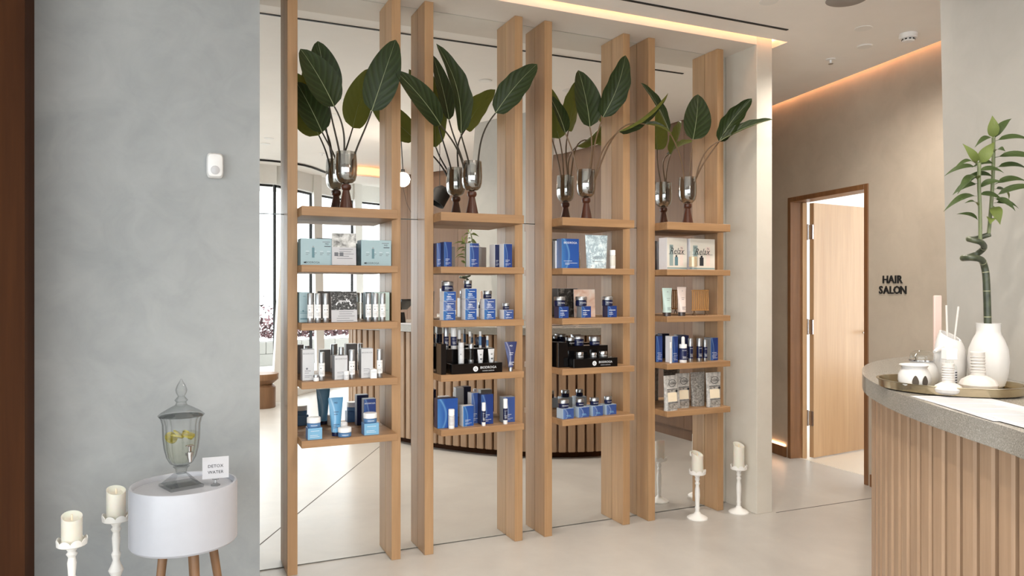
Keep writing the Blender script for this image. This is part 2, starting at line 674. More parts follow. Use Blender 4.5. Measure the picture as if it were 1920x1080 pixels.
# left grey wall, its return to the mirror and the timber panel
wl = MB()
wl.box(-1.7, 3.62, 0, 0.364, 4.1, 3.1, M_grey)
struct('wall_left', wl, 'grey plaster wall behind the white side table')
tp = MB()
tp.box(-1.75, 3.40, 0, -0.517, 3.62, 3.1, M_brown)
struct('trim_1', tp, 'dark brown timber panel at the far left edge')
wf = MB()
wf.box(-4.6, 3.42, 0, -1.75, 3.62, 3.1, M_grey)
struct('wall_front', wf, 'grey wall beyond the brown timber panel')
we = MB()
we.box(-4.7, 1.4, 0, -4.55, 3.42, 3.1, M_white)
struct('wall_end', we, 'white end wall beside the glazing')

# partition behind the mirror + portal (column, bulkhead)
pt = MB()
pt.box(0.364, MY + 0.015, 0, 3.30, MY + 0.2, 3.1, M_blackm)
struct('wall_back', pt, 'partition carrying the mirror')
pc = MB()
pc.box(3.292, 3.62, 0, 3.416, 4.12, 3.1, M_cream, 0.002)
struct('trim_2', pc, 'cream plastered end pier at the right of the shelves')
pb = MB()
pb.box(0.364, 3.62, SOF, 3.2918, MY + 0.014, 3.08, M_soffit, 0.0)
struct('trim_3', pb, 'plastered bulkhead above the shelving posts')

wk = MB()
wk.box(3.25, 4.12, 0, 3.41, 6.4, 3.1, M_beige)
wk.box(3.25, 6.3, 0, 5.2, 6.45, 3.1, M_beige)
struct('wall_corridor', wk, 'beige walls closing the corridor behind the shelving')

# ceiling with its light slots
SL = 0.045
def wl_in(y):
    return wx(y) - 0.05
clo = []
for i, (x, y) in enumerate(CL[:-1]):
    clo.append((x - 0.06, y + 0.02))
ce = MB()
poly = [(-4.6, 3.62), (-4.6, -4.7), (3.4, -4.7), (2.62, -2.66)] + clo + [(wl_in(2.6), 2.6), (wl_in(6.3), 6.3),
        (3.425, 6.3), (3.425, 3.80), (3.50, 3.78), (3.50, 3.62 - SL), (0.364, 3.62 - SL), (0.364, 3.62)]
ce.prism(poly, CZ, CZ + 0.10, M_ceil)
ceiling = struct('ceiling', ce, 'pale painted ceiling with recessed light slots')
cap = MB()
cap.box(-4.7, -4.8, CZ + 0.13, 6.6, 6.5, CZ + 0.2, M_ceil)
cap.build('slot_cover', ceiling)
slot = MB()
slot.box(0.4, 3.395, CZ - 0.004, 3.33, 3.412, CZ + 0.002, M_blackm)
tag(slot.build('ceiling_slot'), 'long thin black linear air slot in the ceiling before the shelves', 'vent')
# led strips standing in the slots
ls = MB()
ls.box(0.40, 3.62 - SL + 0.001, CZ + 0.055, 3.48, 3.62 - SL + 0.006, CZ + 0.068, M_cove)
ls.box(3.492, 3.60, CZ + 0.05, 3.498, 3.77, CZ + 0.065, M_cove)
tag(ls.build('cove_light'), 'warm light strip hidden in the slot above the shelving portal', 'light strip')
ls2 = MB()
ls2.prism([(wl_in(2.6) + 0.001, 2.6), (wl_in(6.2) + 0.001, 6.2), (wl_in(6.2) + 0.007, 6.2), (wl_in(2.6) + 0.007, 2.6)], CZ + 0.05, CZ + 0.062, M_coveo)
tag(ls2.build('cove_light'), 'amber light strip in the slot along the hair salon wall', 'light strip')

# lowered curved bulkhead near the windows (seen in the mirror), its amber-lit face put in as a glowing band
lb = MB()
arc = catmull([(1.95, -1.62, 0), (2.25, -1.60, 0), (2.5, -1.72, 0), (2.72, -1.98, 0)], 6)
lb.prism([(p.x, p.y) for p in arc] + [(2.70, -2.25), (2.4, -2.35), (1.95, -2.1)], CZ - 0.13, CZ - 0.001, M_ceil)
lbo = struct('trim_4', lb, 'lowered curved ceiling edge near the windows')
lv = MB()
pp = [(p.x, p.y + 0.02) for p in arc]
lv.prism(pp + [(p.x, p.y + 0.008) for p in arc][::-1], CZ - 0.105, CZ - 0.02, M_covew)
tag(lv.build('cove_light'), 'curved glowing band in place of amber cove light on the lowered ceiling edge', 'light strip')

# ------------------------------------------------------------------ slanted slab wall behind the counter items
LX, LY = 0.047, 0.058        # shift per metre of height (leans back upward)
def slab_ring(z):
    dx, dy = LX * (z - 1.4), LY * (z - 1.4)
    P = [(2.50, 1.18), (2.53, 1.14), (2.60, 1.12), (2.93, 1.99), (2.90, 2.045), (2.85, 2.05)]
    return [(x + dx, y + dy, z) for x, y in P]
sl = MB()
sl.loft([slab_ring(z) for z in (0.0, 1.0, 2.0, CZ)], M_slab)
struct('wall_slab', sl, 'leaning cream plaster wall slab rising behind the reception counter')

# ------------------------------------------------------------------ windows, pier, sill, header
FP = [(-4.55, 1.4), (-3.7, 0.1), (-2.5, -0.95), (-1.2, -1.62), (0.1, -1.9), (1.17, -2.08), (1.73, -2.75), (2.44, -3.4), (3.3, -3.82), (3.62, -3.0)]
for i, (a, b) in enumerate(zip(FP[:-1], FP[1:-1])):
    a, b = Vector(a), Vector(b)
    d = (b - a).normalized()
    n = Vector((-d.y, d.x))
    L = (b - a).length
    M = Matrix.Translation((a.x, a.y, 0)) @ Matrix(((d.x, n.x, 0, 0), (d.y, n.y, 0, 0), (0, 0, 1, 0), (0, 0, 0, 1)))
    w = MB()
    w.box(0.0, -0.10, 0.0, L, 0.12, 0.10, M_white, 0.004, M)
    w.box(0.0, -0.06, 2.70, L, 0.10, 3.1, M_white, 0, M)
    win = struct('window_%d' % (i + 1), w, 'floor to ceiling window bay with white sill and header')
    f = MB()
    for x in (0.004, L - 0.004):
        f.box(x - 0.004, -0.02, 0.10, x + 0.004, 0.02, 2.70, M_blackm, 0, M)
    f.box(0.024, -0.02, 0.10, L - 0.024, 0.02, 0.125, M_blackm, 0, M)
    f.box(0.024, -0.02, 2.675, L - 0.024, 0.02, 2.70, M_blackm, 0, M)
    f.build('window_frame', win)
    g = MB()
    g.quad(0.024, 0.125, L - 0.024, 2.675, 0.0, M_pane, M)
    g.build('window_pane', win)
# end wall closing the glazing to the cladding
cw = MB()
cw.prism([(3.3, -3.85), (3.36, -3.82), (2.80, -2.62), (2.73, -2.60)], 0, 3.1, M_white)
struct('wall_side', cw, 'white wall between glazing and timber cladding')
# slanted white posts standing inside the glazing
for (x, y, lean, lab) in ((1.235, -1.86, 0.16, 'nearest the glazing corner'), (1.80, -2.60, -0.05, 'in the middle of the glazed front'), (2.50, -3.24, -0.05, 'farthest along the glazed front')):
    c = MB()
    rings = []
    for z in (0.0, CZ - 0.001):
        k = lean * (0.5 - z / CZ)
        rings.append([(x - 0.05 - k, y - 0.06, z), (x + 0.06 - k, y - 0.09, z), (x + 0.075 - k, y - 0.01, z), (x - 0.035 - k, y + 0.02, z)])
    c.loft(rings, M_white)
    tag(c.build('slanted_post'), 'white slanted post %s, seen in the mirror' % lab, 'post', 'slanted white posts by the windows')

# outdoors
gr = MB()
gr.box(-14, -14, -0.14, 16, 1.3, -0.06, M_gravel)
tag(gr.build('gravel_ground'), 'pale gravel ground outside the windows', 'ground', None, 'stuff')
gw = thing('garden_wall', 'low white block wall under the flowering hedge', 'wall', (0, 0, 0))
ga, gb_ = Vector((-3.5, -5.6)), Vector((6.0, -8.2))
gd = (gb_ - ga).normalized()
ang = math.atan2(gd.y, gd.x)
bm_ = MB().box(-0.347, -0.1, 0, 0.347, 0.1, 0.222, M_block, 0.008).mesh('block')
for r in range(2):
    for k in range(14):
        o = bpy.data.objects.new('block', bm_)
        COL.objects.link(o)
        o.parent = gw
        p = ga + gd * (0.35 + 0.7 * k + (0.35 if r else 0))
        o.location = (p.x, p.y, -0.06 + r * 0.226)
        o.rotation_euler = (0, 0, ang)
hb = MB()
nrm = Vector((gd.y, -gd.x))
for k in range(15000):
    t = random.uniform(-0.3, 10.3)
    hh = 0.45 + abs(random.gauss(0, 0.24))
    p = ga + gd * t + nrm * random.uniform(-0.05, 0.4)
    s_ = random.uniform(0.025, 0.06)
    q = [Vector((p.x, p.y, hh)) + Vector((random.uniform(-1, 1), random.uniform(-1, 1), random.uniform(-1, 1))) * s_ for _ in range(3)]
    hb.add(q, [(0, 1, 2)], random.choice((M_h1, M_h1, M_h2, M_h2, M_h3)))
tag(hb.build('flowering_hedge'), 'pinkish flowering hedge outside behind the low white wall', 'hedge', None, 'stuff')

# ------------------------------------------------------------------ hair salon room beyond the door
sr = MB()
sr.box(4.72, 2.3, -0.05, 8.6, 7.0, -0.001, M_tile)
struct('floor_salon', sr, 'pale tiled floor of the hair salon')
sw = MB()
sw.box(4.9, 6.9, 0, 8.6, 7.0, 3.1, M_white)
sw.box(4.95, 2.3, 0.15, 6.9, 2.4, 2.8, M_white)
sw.box(4.95, 2.3, 0, 8.6, 2.4, 0.15, M_white)
sw.box(4.95, 2.3, 2.8, 8.6, 2.4, 3.1, M_white)
sw.box(8.5, 2.4, 0, 8.6, 6.9, 0.15, M_white)
sw.box(8.5, 2.4, 2.8, 8.6, 6.9, 3.1, M_white)
struct('wall_salon', sw, 'white walls of the hair salon')
sc_ = MB()
sc_.box(4.72, 2.3, 2.96, 8.6, 7.0, 3.05, M_ceil)
struct('ceiling_salon', sc_, 'white ceiling of the hair salon')
w = MB()
for y in (2.4, 3.3, 4.2, 4.9, 5.25, 6.0, 6.86):
    w.box(8.52, y, 0.15, 8.56, y + 0.04, 2.8, M_blackm)
for x in (6.9, 7.7, 8.4):  # unseen side window, added so daylight reaches the door leaf
    w.box(x, 2.33, 0.15, x + 0.04, 2.37, 2.8, M_blackm)
win = struct('window_11', w, 'bright salon window with thin dark mullions, plus a side window added for light')
MB().quad(6.9, 0.15, 8.5, 2.8, 2.35, M_pane).build('window_pane', win)  # pane of the added side window
MB().add([(8.54, 2.4, .15), (8.54, 6.9, .15), (8.54, 6.9, 2.8), (8.54, 2.4, 2.8)], [(0, 1, 2, 3)], M_pane).build('window_pane', win)
sc2 = MB()
MBt = thing('salon_trolley', 'brown salon cabinet with dark clutter glimpsed beyond the door edge', 'cabinet', (5.95, 4.05, 0), 0.1)
MB().box(-0.2, -0.25, 0.02, 0.2, 0.25, 0.62, plain('brown_cabinet', (120, 92, 72), 0.5), 0.006).build('cabinet_body', MBt)
MB().box(-0.21, -0.26, 0.62, 0.21, 0.26, 0.645, M_white, 0.004).build('cabinet_top', MBt)
b_ = MB()
b_.tube([(-0.05, -0.1, 0.645), (-0.05, -0.1, 0.78), (-0.09, -0.1, 0.81)], 0.012, M_blackm)
b_.box(-0.12, 0.0, 0.645, 0.0, 0.12, 0.72, M_blackm, 0.01)
b_.build('tool_holder', MBt)

# ------------------------------------------------------------------ door 1 (hair salon)
dang = math.atan2(0.15, 1.0)         # wall direction leans from +y towards +x
Mw = Matrix.Translation((wx(3.824), 3.824, 0)) @ Matrix.Rotation(-dang, 4, 'Z')   # local y runs along wall to the left jamb, x into the salon
LW = 0.90 / math.cos(dang)
d = MB()
fr = 0.038
d.box(-0.008, 0.0, 0, 0.148, fr, 2.142, M_frame, 0.002, Mw)
d.box(-0.008, LW - fr, 0, 0.148, LW, 2.142, M_frame, 0.002, Mw)
d.box(-0.008, fr, 2.142 - fr, 0.148, LW - fr, 2.142, M_frame, 0.002, Mw)
door = struct('door_1', d, 'open oak door to the hair salon')
MB().box(0.10, LW - fr - 0.014, 0, 0.14, LW - fr, 2.10, M_door, 0, Mw).build('door_stop', door)
hx, hy = 0.150, LW - fr - 0.02
Ml = Mw @ Matrix.Translation((hx, hy, 0)) @ Matrix.Rotation(math.radians(15.0), 4, 'Z')
lf = MB().box(0.012, -0.042, 0.008, 0.765, 0.0, 2.098, M_door, 0.002, Ml).build('door_leaf', door)
h = MB()
h.lathe([(0.0, 0), (0.024, 0), (0.024, 0.008), (0.009, 0.010), (0.009, 0.045), (0.0, 0.045)], M_chrome, 16, Ml @ Matrix.Translation((0.710, -0.042, 1.02)) @ Matrix.Rotation(PI / 2, 4, 'X'))
h.tube([(0.710, -0.085, 1.02), (0.665, -0.09, 1.02), (0.59, -0.088, 1.018)], 0.009, M_chrome, 8, True, Ml)
h.tube([(0.710, 0.0, 1.02), (0.710, 0.05, 1.02), (0.795, 0.055, 1.02)], 0.009, M_chrome, 8, True, Ml)
h.build('door_handle', lf)
k = MB()
k.lathe([(0.0, 0), (0.022, 0), (0.022, 0.007), (0.0, 0.007)], M_chrome, 16, Ml @ Matrix.Translation((0.710, -0.042, 0.93)) @ Matrix.Rotation(PI / 2, 4, 'X'))
k.box(0.707, -0.0505, 0.918, 0.713, -0.0492, 0.942, M_blackm, 0, Ml)
k.build('keyhole', lf)
for z in (0.33, 1.08, 1.86):
    hg = MB()
    hg.box(0.112, LW - fr - 0.006, z - 0.06, 0.148, LW - fr, z + 0.06, M_chrome, 0.001, Mw)
    hg.box(0.0, -0.04, z - 0.06, 0.012, -0.002, z + 0.06, M_chrome, 0.001, Ml)
    hg.tube([(0.148, LW - fr - 0.012, z - 0.065), (0.148, LW - fr - 0.012, z + 0.065)], 0.008, M_chrome, 8, True, Mw)
    hg.build('door_hinge', door)

# HAIR SALON letters on the wall
sg = thing('wall_sign', 'black raised HAIR SALON letters on the beige wall right of the door', 'sign', (0, 0, 0))
ux = Vector((-0.1484, -0.9889, 0))          # reading direction along the wall
nx = Vector((-0.9889, 0.1484, 0))          # out of the wall
def letters(word, yc, z, size):
    adv = {'H': .72, 'A': .74, 'I': .30, 'R': .64, 'S': .60, 'L': .54, 'O': .80, 'N': .74}
    tot = sum(adv[c] for c in word)
    x = -tot / 2
    c0 = Vector((wx(yc), yc, z))
    for c in word:
        vs, fs = text_geo(c, 0.022)
        xc = x + adv[c] / 2
        x += adv[c]
        k = len(vs)
        outv, outf = [], []
        for dep in (0.006, 0.0005):
            for p in vs:
                outv.append(c0 + ux * ((p.x * 1.06 + xc) * size) + Vector((0, 0, p.y * size)) + nx * dep)
        edges = {}
        for f in fs:
            for i in range(len(f)):
                e = (f[i], f[(i + 1) % len(f)])
                edges[e] = edges.get(e, 0) + 1
        for f in fs:
            outf.append(f)
        for (a, b) in edges:
            if (b, a) not in edges:
                outf.append((a, a + k, b + k, b))
        MB().add(outv, outf, M_blackm).build('letter', sg, 20)
letters('HAIR', 3.602, 1.4555, 0.0735)
letters('SALON', 3.602, 1.3840, 0.0735)

# ------------------------------------------------------------------ mirror
mr = thing('wall_mirror', 'full height wall mirror behind the four shelving units', 'mirror', (0, 0, 0))
xs = [0.366, 0.531, 1.041, 1.229, 1.744, 1.931, 2.45, 2.63, 3.1, 3.29]
xs = [0.366, 1.229, 1.931, 2.63, 3.290]
for i in range(4):
    for (z0, z1) in ((0.004, 1.767), (1.770, SOF - 0.001)):
        g = MB()
        x0, x1 = xs[i] + 0.001, xs[i + 1] - 0.001
        g.box(x0, MY + 0.0004, z0, x1, MY + 0.006, z1, M_edge)
        g.quad(x0 + 0.0008, z0 + 0.0008, x1 - 0.0008, z1 - 0.0008, MY, M_mirror)
        g.build('mirror_panel', mr)

# ------------------------------------------------------------------ shelving units
SHZ = [1.79, 1.51, 1.232, 0.953, 0.673]
ux0 = [0.508, 1.203, 1.905, 2.602]
ord_ = ['leftmost, with teal and white products', 'second from the left', 'third from the left', 'rightmost, with foil pouches']
pm = MB().box(0, 0, 0, 0.048, 0.124, SOF - 0.001, M_oak, 0.0015).mesh('post')
pm2 = pm
UN = []
for i in range(4):
    t = thing('shelving_unit', 'tall oak shelving unit between two posts, ' + ord_[i], 'shelf', (ux0[i], 3.78, 0), 0, 'oak shelving units before the mirror')
    for x in (0, 0.518):
        o = bpy.data.objects.new('post', pm)
        COL.objects.link(o)
        o.parent = t
        o.location = (x, 0, 0)
    for j, z in enumerate(SHZ):
        th_ = 0.045 if j == 0 else 0.034
        s_ = MB().box(0.0485, -0.122, -th_, 0.5175, 0.1235, 0, M_oakx, 0.0015)
        o = s_.build('shelf', t)
        o.location = (0, 0, z)
    UN.append(t)


# ------------------------------------------------------------------ vases and broad leaves
def vase(x, y, z, lab, h=0.29):
    t = thing('goblet_vase', lab, 'vase', (x, y, z), random.uniform(0, 1), 'goblet vases on the top shelves')
    MB().lathe([(0.0, 0), (0.036, 0), (0.035, 0.006), (0.026, 0.05), (0.017, 0.095), (0.0165, 0.098), (0.023, 0.104), (0.026, 0.115), (0.023, 0.127), (0.015, 0.131), (0.0, 0.131)], M_walnut, 28).build('foot', t)
    c = MB()
    outer = [(0.012, 0.1315), (0.032, 0.136), (0.046, 0.150), (0.053, 0.175), (0.055, 0.21), (0.0535, 0.255), (0.051, h)]
    c.lathe(outer + [(r - 0.003, z_) for r, z_ in outer[::-1][:-1]] + [(0.0, 0.139)], M_mercury, 40, None, 1, 1, 0.012, 10)
    c.build('bowl', t)
    return t


VX = [0.792, 1.468, 2.173, 2.890]
VN = ['leftmost unit', 'second unit', 'third unit', 'rightmost unit']
for i in range(4):
    vase(VX[i], 3.78, 1.7902, 'smoked silver goblet vase on dark wooden foot, top shelf of the ' + VN[i])


def leaf(name, base, tip, width, vase_xy, label, group, facing=(0, -1, 0.15), bend=0.0, fold=0.25, mat=None, stalk=True, curl=0.0, wav=0.0, z_in=1.98, sm=None, blunt=0.5, cat='leaf'):
    base, tip = Vector(base), Vector(tip)
    ax = tip - base
    L = ax.length
    fac = Vector(facing).normalized()
    side = ax.cross(fac).normalized()
    nor = side.cross(ax).normalized()
    t = thing(name, label, cat, base, 0, group)
    n, m = 18, 6
    vs, fs, uv = [], [], []
    rib = []
    for i in range(n + 1):
        v = i / n
        c = ax * v + nor * (bend * L * 4 * v * (1 - v)) + side * (curl * L * math.sin(PI * v))
        # outline: heart shaped base, broad middle, pointed tip
        wv = (math.sin(PI * min(1, (v ** 0.74))) ** 0.62) * 1.1
        wv = max(wv, 0.0) * width * 0.5
        wv *= 1 + wav * math.sin(v * 23)
        rib.append(c + nor * 0.0012)
        for j in range(-m // 2, m // 2 + 1):
            u = j / (m / 2)
            p = c + side * (wv * u) + nor * (fold * wv * (u * u) * 0.8 + wav * 0.12 * width * u * math.sin(v * 17 + j))
            vs.append(p)
            uv.append((0.5 + u * 0.5, v))
    w = m + 1
    for i in range(n):
        for j in range(m):
            fs.append((i * w + j, i * w + j + 1, (i + 1) * w + j + 1, (i + 1) * w + j))
    me = bpy.data.meshes.new('leaf_blade')
    me.from_pydata([tuple(p) for p in vs], [], fs)
    ly = me.uv_layers.new(name='UVMap')
    for lp in me.loops:
        ly.data[lp.index].uv = uv[lp.vertex_index]
    me.materials.append(mat or M_leafA)
    me.polygons.foreach_set('use_smooth', [True] * len(fs))
    if (me.polygons[n * m // 2].normal.dot(fac)) < 0:
        me.flip_normals()
    o = bpy.data.objects.new('leaf_blade', me)
    COL.objects.link(o)
    o.parent = t
    MB().tube([p for p in rib], [0.0022 * (1 - 0.8 * i / n) for i in range(n + 1)], M_vein, 5).build('midrib', o)
    if stalk:
        p0 = Vector((vase_xy[0], vase_xy[1], z_in)) - base
        d0 = Vector((0, 0, 1))
        ctrl = -ax.normalized() * (p0.length * 0.42)
        dirv = (Vector((0, 0, 0)) - p0)
        q1 = p0 + (dirv.normalized() * 0.5 + d0 * 0.5).normalized() * dirv.length * 0.4
        pts = []
        for i in range(13):
            s_ = i / 12
            a = (1 - s_)
            pts.append(p0 * a ** 3 + q1 * 3 * a * a * s_ + ctrl * 3 * a * s_ * s_ + Vector((0, 0, 0)) * s_ ** 3)
        MB().tube(pts, [0.0056 - 0.0018 * i / 12 for i in range(13)], sm or M_stalk, 7).build('stalk', t)
    return t


G1 = 'broad leaves standing in the goblet vases'
def vin(i, dx=0, dy=0):
    return (VX[i] + dx, 3.78 + dy)
leaf('broad_leaf', (0.722, 3.72, 2.289), (0.557, 3.70, 2.545), 0.165, vin(0, -.01, -.02), 'large dark green leaf leaning left in front of the leftmost post', G1, (0.25, -1, 0.1), 0.05)
leaf('broad_leaf', (0.712, 3.82, 2.337), (0.660, 3.82, 2.632), 0.15, vin(0, -.015, .02), 'upright dark leaf with pointed tip behind the big leaf of the leftmost unit', G1, (0.1, -1, 0.1), 0.04)
leaf('broad_leaf', (0.688, 3.86, 2.187), (0.560, 3.865, 2.43), 0.16, vin(0, -.03, .02), 'low dark leaf close to the mirror, lower left of the leftmost vase', G1, (0.35, -1, 0.1), 0.03)
leaf('broad_leaf', (0.900, 3.69, 2.277), (1.009, 3.64, 2.632), 0.15, vin(0, .02, -.01), 'long dark leaf rising right over the second post', G1, (-0.15, -1, 0.1), 0.05)
leaf('broad_leaf', (1.375, 3.70, 2.205), (1.227, 3.66, 2.647), 0.135, vin(1, -.01, -.02), 'tallest leaf of the second vase, curving up against the third post', G1, (0.5, -1, 0), 0.03, 0.5, None, True, 0.10, 0.05)
leaf('broad_leaf', (1.563, 3.68, 2.329), (1.780, 3.62, 2.60), 0.125, vin(1, .02, -.01), 'leaf leaning right across the fourth post', G1, (-0.1, -1, 0.25), 0.05, 0.3, None, True, -0.03, 0.04)
leaf('broad_leaf', (1.259, 3.69, 2.240), (1.003, 3.63, 2.473), 0.135, vin(1, -.03, 0), 'leaf sweeping left in front of the third post', G1, (0.1, -1, 0.3), 0.06)
leaf('broad_leaf', (1.352, 3.82, 2.30), (1.258, 3.82, 2.64), 0.11, vin(1, -.02, .02), 'narrow very dark leaf behind the tallest leaf of the second vase', G1, (0.5, -1, 0), 0.03)
leaf('broad_leaf', (2.163, 3.72, 2.316), (2.087, 3.72, 2.630), 0.165, vin(2, 0, -.02), 'broad heart shaped leaf upright above the third vase', G1, (0.05, -1, 0.1), 0.05, 0.3, None, True, 0.0, 0.0, 1.98, M_stalkb)
leaf('broad_leaf', (2.236, 3.70, 2.373), (2.350, 3.64, 2.725), 0.125, vin(2, .02, 0), 'pointed leaf rising over the sixth post', G1, (-0.25, -1, 0.1), 0.06, 0.4, None, True, 0.04, 0.04, 1.98, M_stalkb)
leaf('broad_leaf', (2.317, 3.66, 2.291), (2.600, 3.58, 2.522), 0.085, vin(2, .03, -.02), 'dark leaf seen edge-on pointing right from the third vase', G1, (0.72, -0.5, -0.75), 0.05, 0.9, None, True, 0.03, 0.05, 1.98, M_stalkb)
leaf('broad_leaf', (2.059, 3.82, 2.29), (1.962, 3.845, 2.51), 0.11, vin(2, -.03, .02), 'dark leaf partly hidden behind the fifth post', G1, (0.5, -1, 0.1), 0.04, 0.4, None, True, 0.0, 0.0, 1.98, M_stalkb)
leaf('broad_leaf', (2.468, 3.62, 2.338), (2.640, 3.60, 2.292), 0.05, vin(2, .03, -.02), 'thin drooping leaf at the end of a long arching stalk over the seventh post', G1, (0.1, -0.6, 0.9), 0.08, 0.8, None, True, 0.0, 0.05, 1.98, M_stalkb)
leaf('broad_leaf', (2.688, 3.69, 2.327), (2.441, 3.62, 2.573), 0.085, vin(3, -.02, -.01), 'slim leaf pointing up left across the seventh post', G1, (0.5, -1, 0.2), 0.03, 0.5, None, True, 0.03, 0.05, 1.98, M_stalkb)
leaf('broad_leaf', (2.883, 3.72, 2.302), (2.907, 3.70, 2.575), 0.185, vin(3, 0, -.01), 'broad upright leaf facing forward above the rightmost vase', G1, (0, -1, 0.05), 0.04, 0.2, None, True, 0.0, 0.0, 1.98, M_stalkb)
leaf('broad_leaf', (3.033, 3.66, 2.29), (3.200, 3.56, 2.549), 0.10, vin(3, .02, -.01), 'leaf with curled upper edge leaning right before the cream pier', G1, (-0.75, -0.6, -0.25), -0.06, 0.8, None, True, -0.05, 0.07, 1.98, M_stalkb)
leaf('broad_leaf', (3.032, 3.64, 2.295), (3.329, 3.52, 2.426), 0.065, vin(3, .03, -.01), 'narrow leaf stretching farthest right past the cream pier', G1, (-0.2, -0.55, 0.8), 0.05, 0.8, None, True, 0.0, 0.08, 1.98, M_stalkb)


# ------------------------------------------------------------------ shelf products
GP = {}


def carton(x, y, z, w, d_, h, mat, lab, group, side=None, lines=None, rz=0.0, ink=None, title=None, blob=False):
    t = thing('product_carton', lab, 'box', (x, y + d_ / 2, z), rz, group)
    b = MB()
    b.box(-w / 2, -d_ / 2, 0, w / 2, d_ / 2, h, side or mat, 0.0008)
    cb = b.build('carton_body', t)
    f = MB()
    yf = -d_ / 2 - 0.0004
    f.add([(-w / 2 + .0008, yf, .0008), (w / 2 - .0008, yf, .0008), (w / 2 - .0008, yf, h - .0008), (-w / 2 + .0008, yf, h - .0008),
           (-w / 2 + .0008, yf + .0003, .0008), (w / 2 - .0008, yf + .0003, .0008), (w / 2 - .0008, yf + .0003, h - .0008), (-w / 2 + .0008, yf + .0003, h - .0008)],
          [(0, 1, 2, 3), (7, 6, 5, 4)], mat)
    ink = ink or M_inkw
    if title:
        f.text(title, 0, h * 0.86, yf - .0002, min(w * 0.17, 0.016), ink)
    for (zz, x0, x1, hh) in (lines if lines is not None else [(0.30, -0.3, 0.2, 0.016), (0.24, -0.3, 0.05, 0.012), (0.15, -0.3, 0.32, 0.012), (0.10, -0.3, 0.1, 0.010)]):
        f.quad(x0 * w, zz * h, x1 * w, (zz + hh) * h, yf - .0002, ink)
    if blob:
        c = [(math.cos(a) * .09 * w - .12 * w, yf - .0002, .38 * h + math.sin(a) * .09 * w) for a in [k * PI / 5 for k in range(10)]]
        f.add(c, [tuple(range(10))], ink)
    f.build('carton_front', cb)
    return t


def bottle(x, y, z, r, h, lab, group, body=None, cap=None, name='airless_bottle', dots=1, cap_f=0.38, label=True, cat='bottle'):
    body, cap = body or M_plastic, cap or M_silver
    t = thing(name, lab, cat, (x, y, z), 0, group)
    MB().lathe([(0, 0), (r * .92, 0), (r * .95, .001), (r * .95, h * .16), (0, h * .16)], cap, 20).build('base_ring', t)
    zc = h * (1 - cap_f)
    bb_ = MB().lathe([(0, h * .16), (r, h * .16), (r, zc - .002), (r * .9, zc), (0, zc)], body, 20).build('bottle_body', t)
    MB().lathe([(0, zc), (r * .8, zc), (r * .8, zc + .002), (r * .97, zc + .002), (r * .96, h - .002), (r * .9, h), (0, h)], cap, 20).build('cap', t)
    if label:
        f = MB()
        rr = r + .0004
        lm = M_ink if body is M_plastic else M_inkw
        f.text('BIODROGA', 0, zc - .012, 0, r * .30, lm, None, rr)
        f.wrapq(-.8, .8, h * .34, h * .348, rr, lm)
        for k, zz in enumerate((.30, .27, .235)):
            f.wrapq(-.7, .3 + .1 * k, h * zz, h * zz + .0012, rr, lm)
        for k in range(dots):
            a0 = -.45 + .75 * k
            f.wrapq(a0 - .16, a0 + .16, h * .42, h * .42 + r * .34, rr, M_inkd if k else M_ink, 3)
        f.build('printed_label', bb_)
    return t


def jar(x, y, z, r, h, lab, group, body, lid, lid_f=0.42, name='cream_jar', band=None):
    t = thing(name, lab, 'jar', (x, y, z), 0, group)
    zc = h * (1 - lid_f)
    MB().lathe([(0, 0), (r * .9, 0), (r * .97, .003), (r * .97, zc - .003), (r * .85, zc), (0, zc)], body, 24).build('jar_body', t)
    MB().lathe([(0, zc), (r * .9, zc), (r, zc + .001), (r, h - .003), (r * .94, h), (0, h)], lid, 24).build('lid', t)
    if band:
        f = MB()
        f.wrapq(-PI, PI, zc * .12, zc * .88, r * .97 + .0004, band, 24)
        f.wrapq(-.6, .4, zc * .45, zc * .55, r * .97 + .0008, M_inkw)
        f.build('printed_label', t)
    else:
        f = MB()
        f.text('BIODROGA', 0, zc * .55, 0, r * .26, M_inkw, None, r * .97 + .0005)
        f.build('printed_label', t)
    return t


def sq_tube(x, y, z, w, h, lab, group, mat, cap, lines=M_inkw, rz=0.0, text=None, name='cream_tube', capr=0.36, capf=0.12):
    """squeeze tube standing on its cap"""
    t = thing(name, lab, 'tube', (x, y, z), rz, group)
    hc = h * capf
    rc = w * capr
    MB().lathe([(0, 0), (rc, 0), (rc, hc - .001), (rc * .95, hc), (0, hc)], cap, 20).build('cap', t)
    rings = []
    for k in range(8):
        s_ = k / 7
        zz = hc + (h - .008 - hc) * s_
        a = rc * 1.08 + (w / 2 - rc * 1.08) * s_
        b = (rc * 1.08) * (1 - s_ ** 1.3) + .0012
        rings.append([(a * math.cos(2 * PI * j / 20), b * math.sin(2 * PI * j / 20), zz) for j in range(20)])
    rings.append([(w / 2 * math.cos(2 * PI * j / 20), .0012 * math.sin(2 * PI * j / 20), h) for j in range(20)])
    MB().loft(rings, mat).build('tube_body', t)
    f = MB()
    def fy(zz):
        s_ = (zz - hc) / (h - .008 - hc)
        return -((rc * 1.08) * (1 - max(0, s_) ** 1.3) + .0012) - .0009
    for (zz, x0, x1) in ((.62, -.16, .16), (.56, -.16, .10), (.30, -.2, .2), (.26, -.2, .06), (.22, -.2, .14)):
        z0, z1 = zz * h, zz * h + .0022
        f.add([(x0 * w, fy(z0), z0), (x1 * w, fy(z0), z0), (x1 * w, fy(z1), z1), (x0 * w, fy(z1), z1)], [(0, 1, 2, 3)], lines)
    if text:
        vs, fs = text_geo(text)
        f.add([(p.x * .16 * w, fy(h * .86) - .0012, h * .86 + p.y * .16 * w) for p in vs], fs, lines)
    f.build('printed_label', t)
    return t


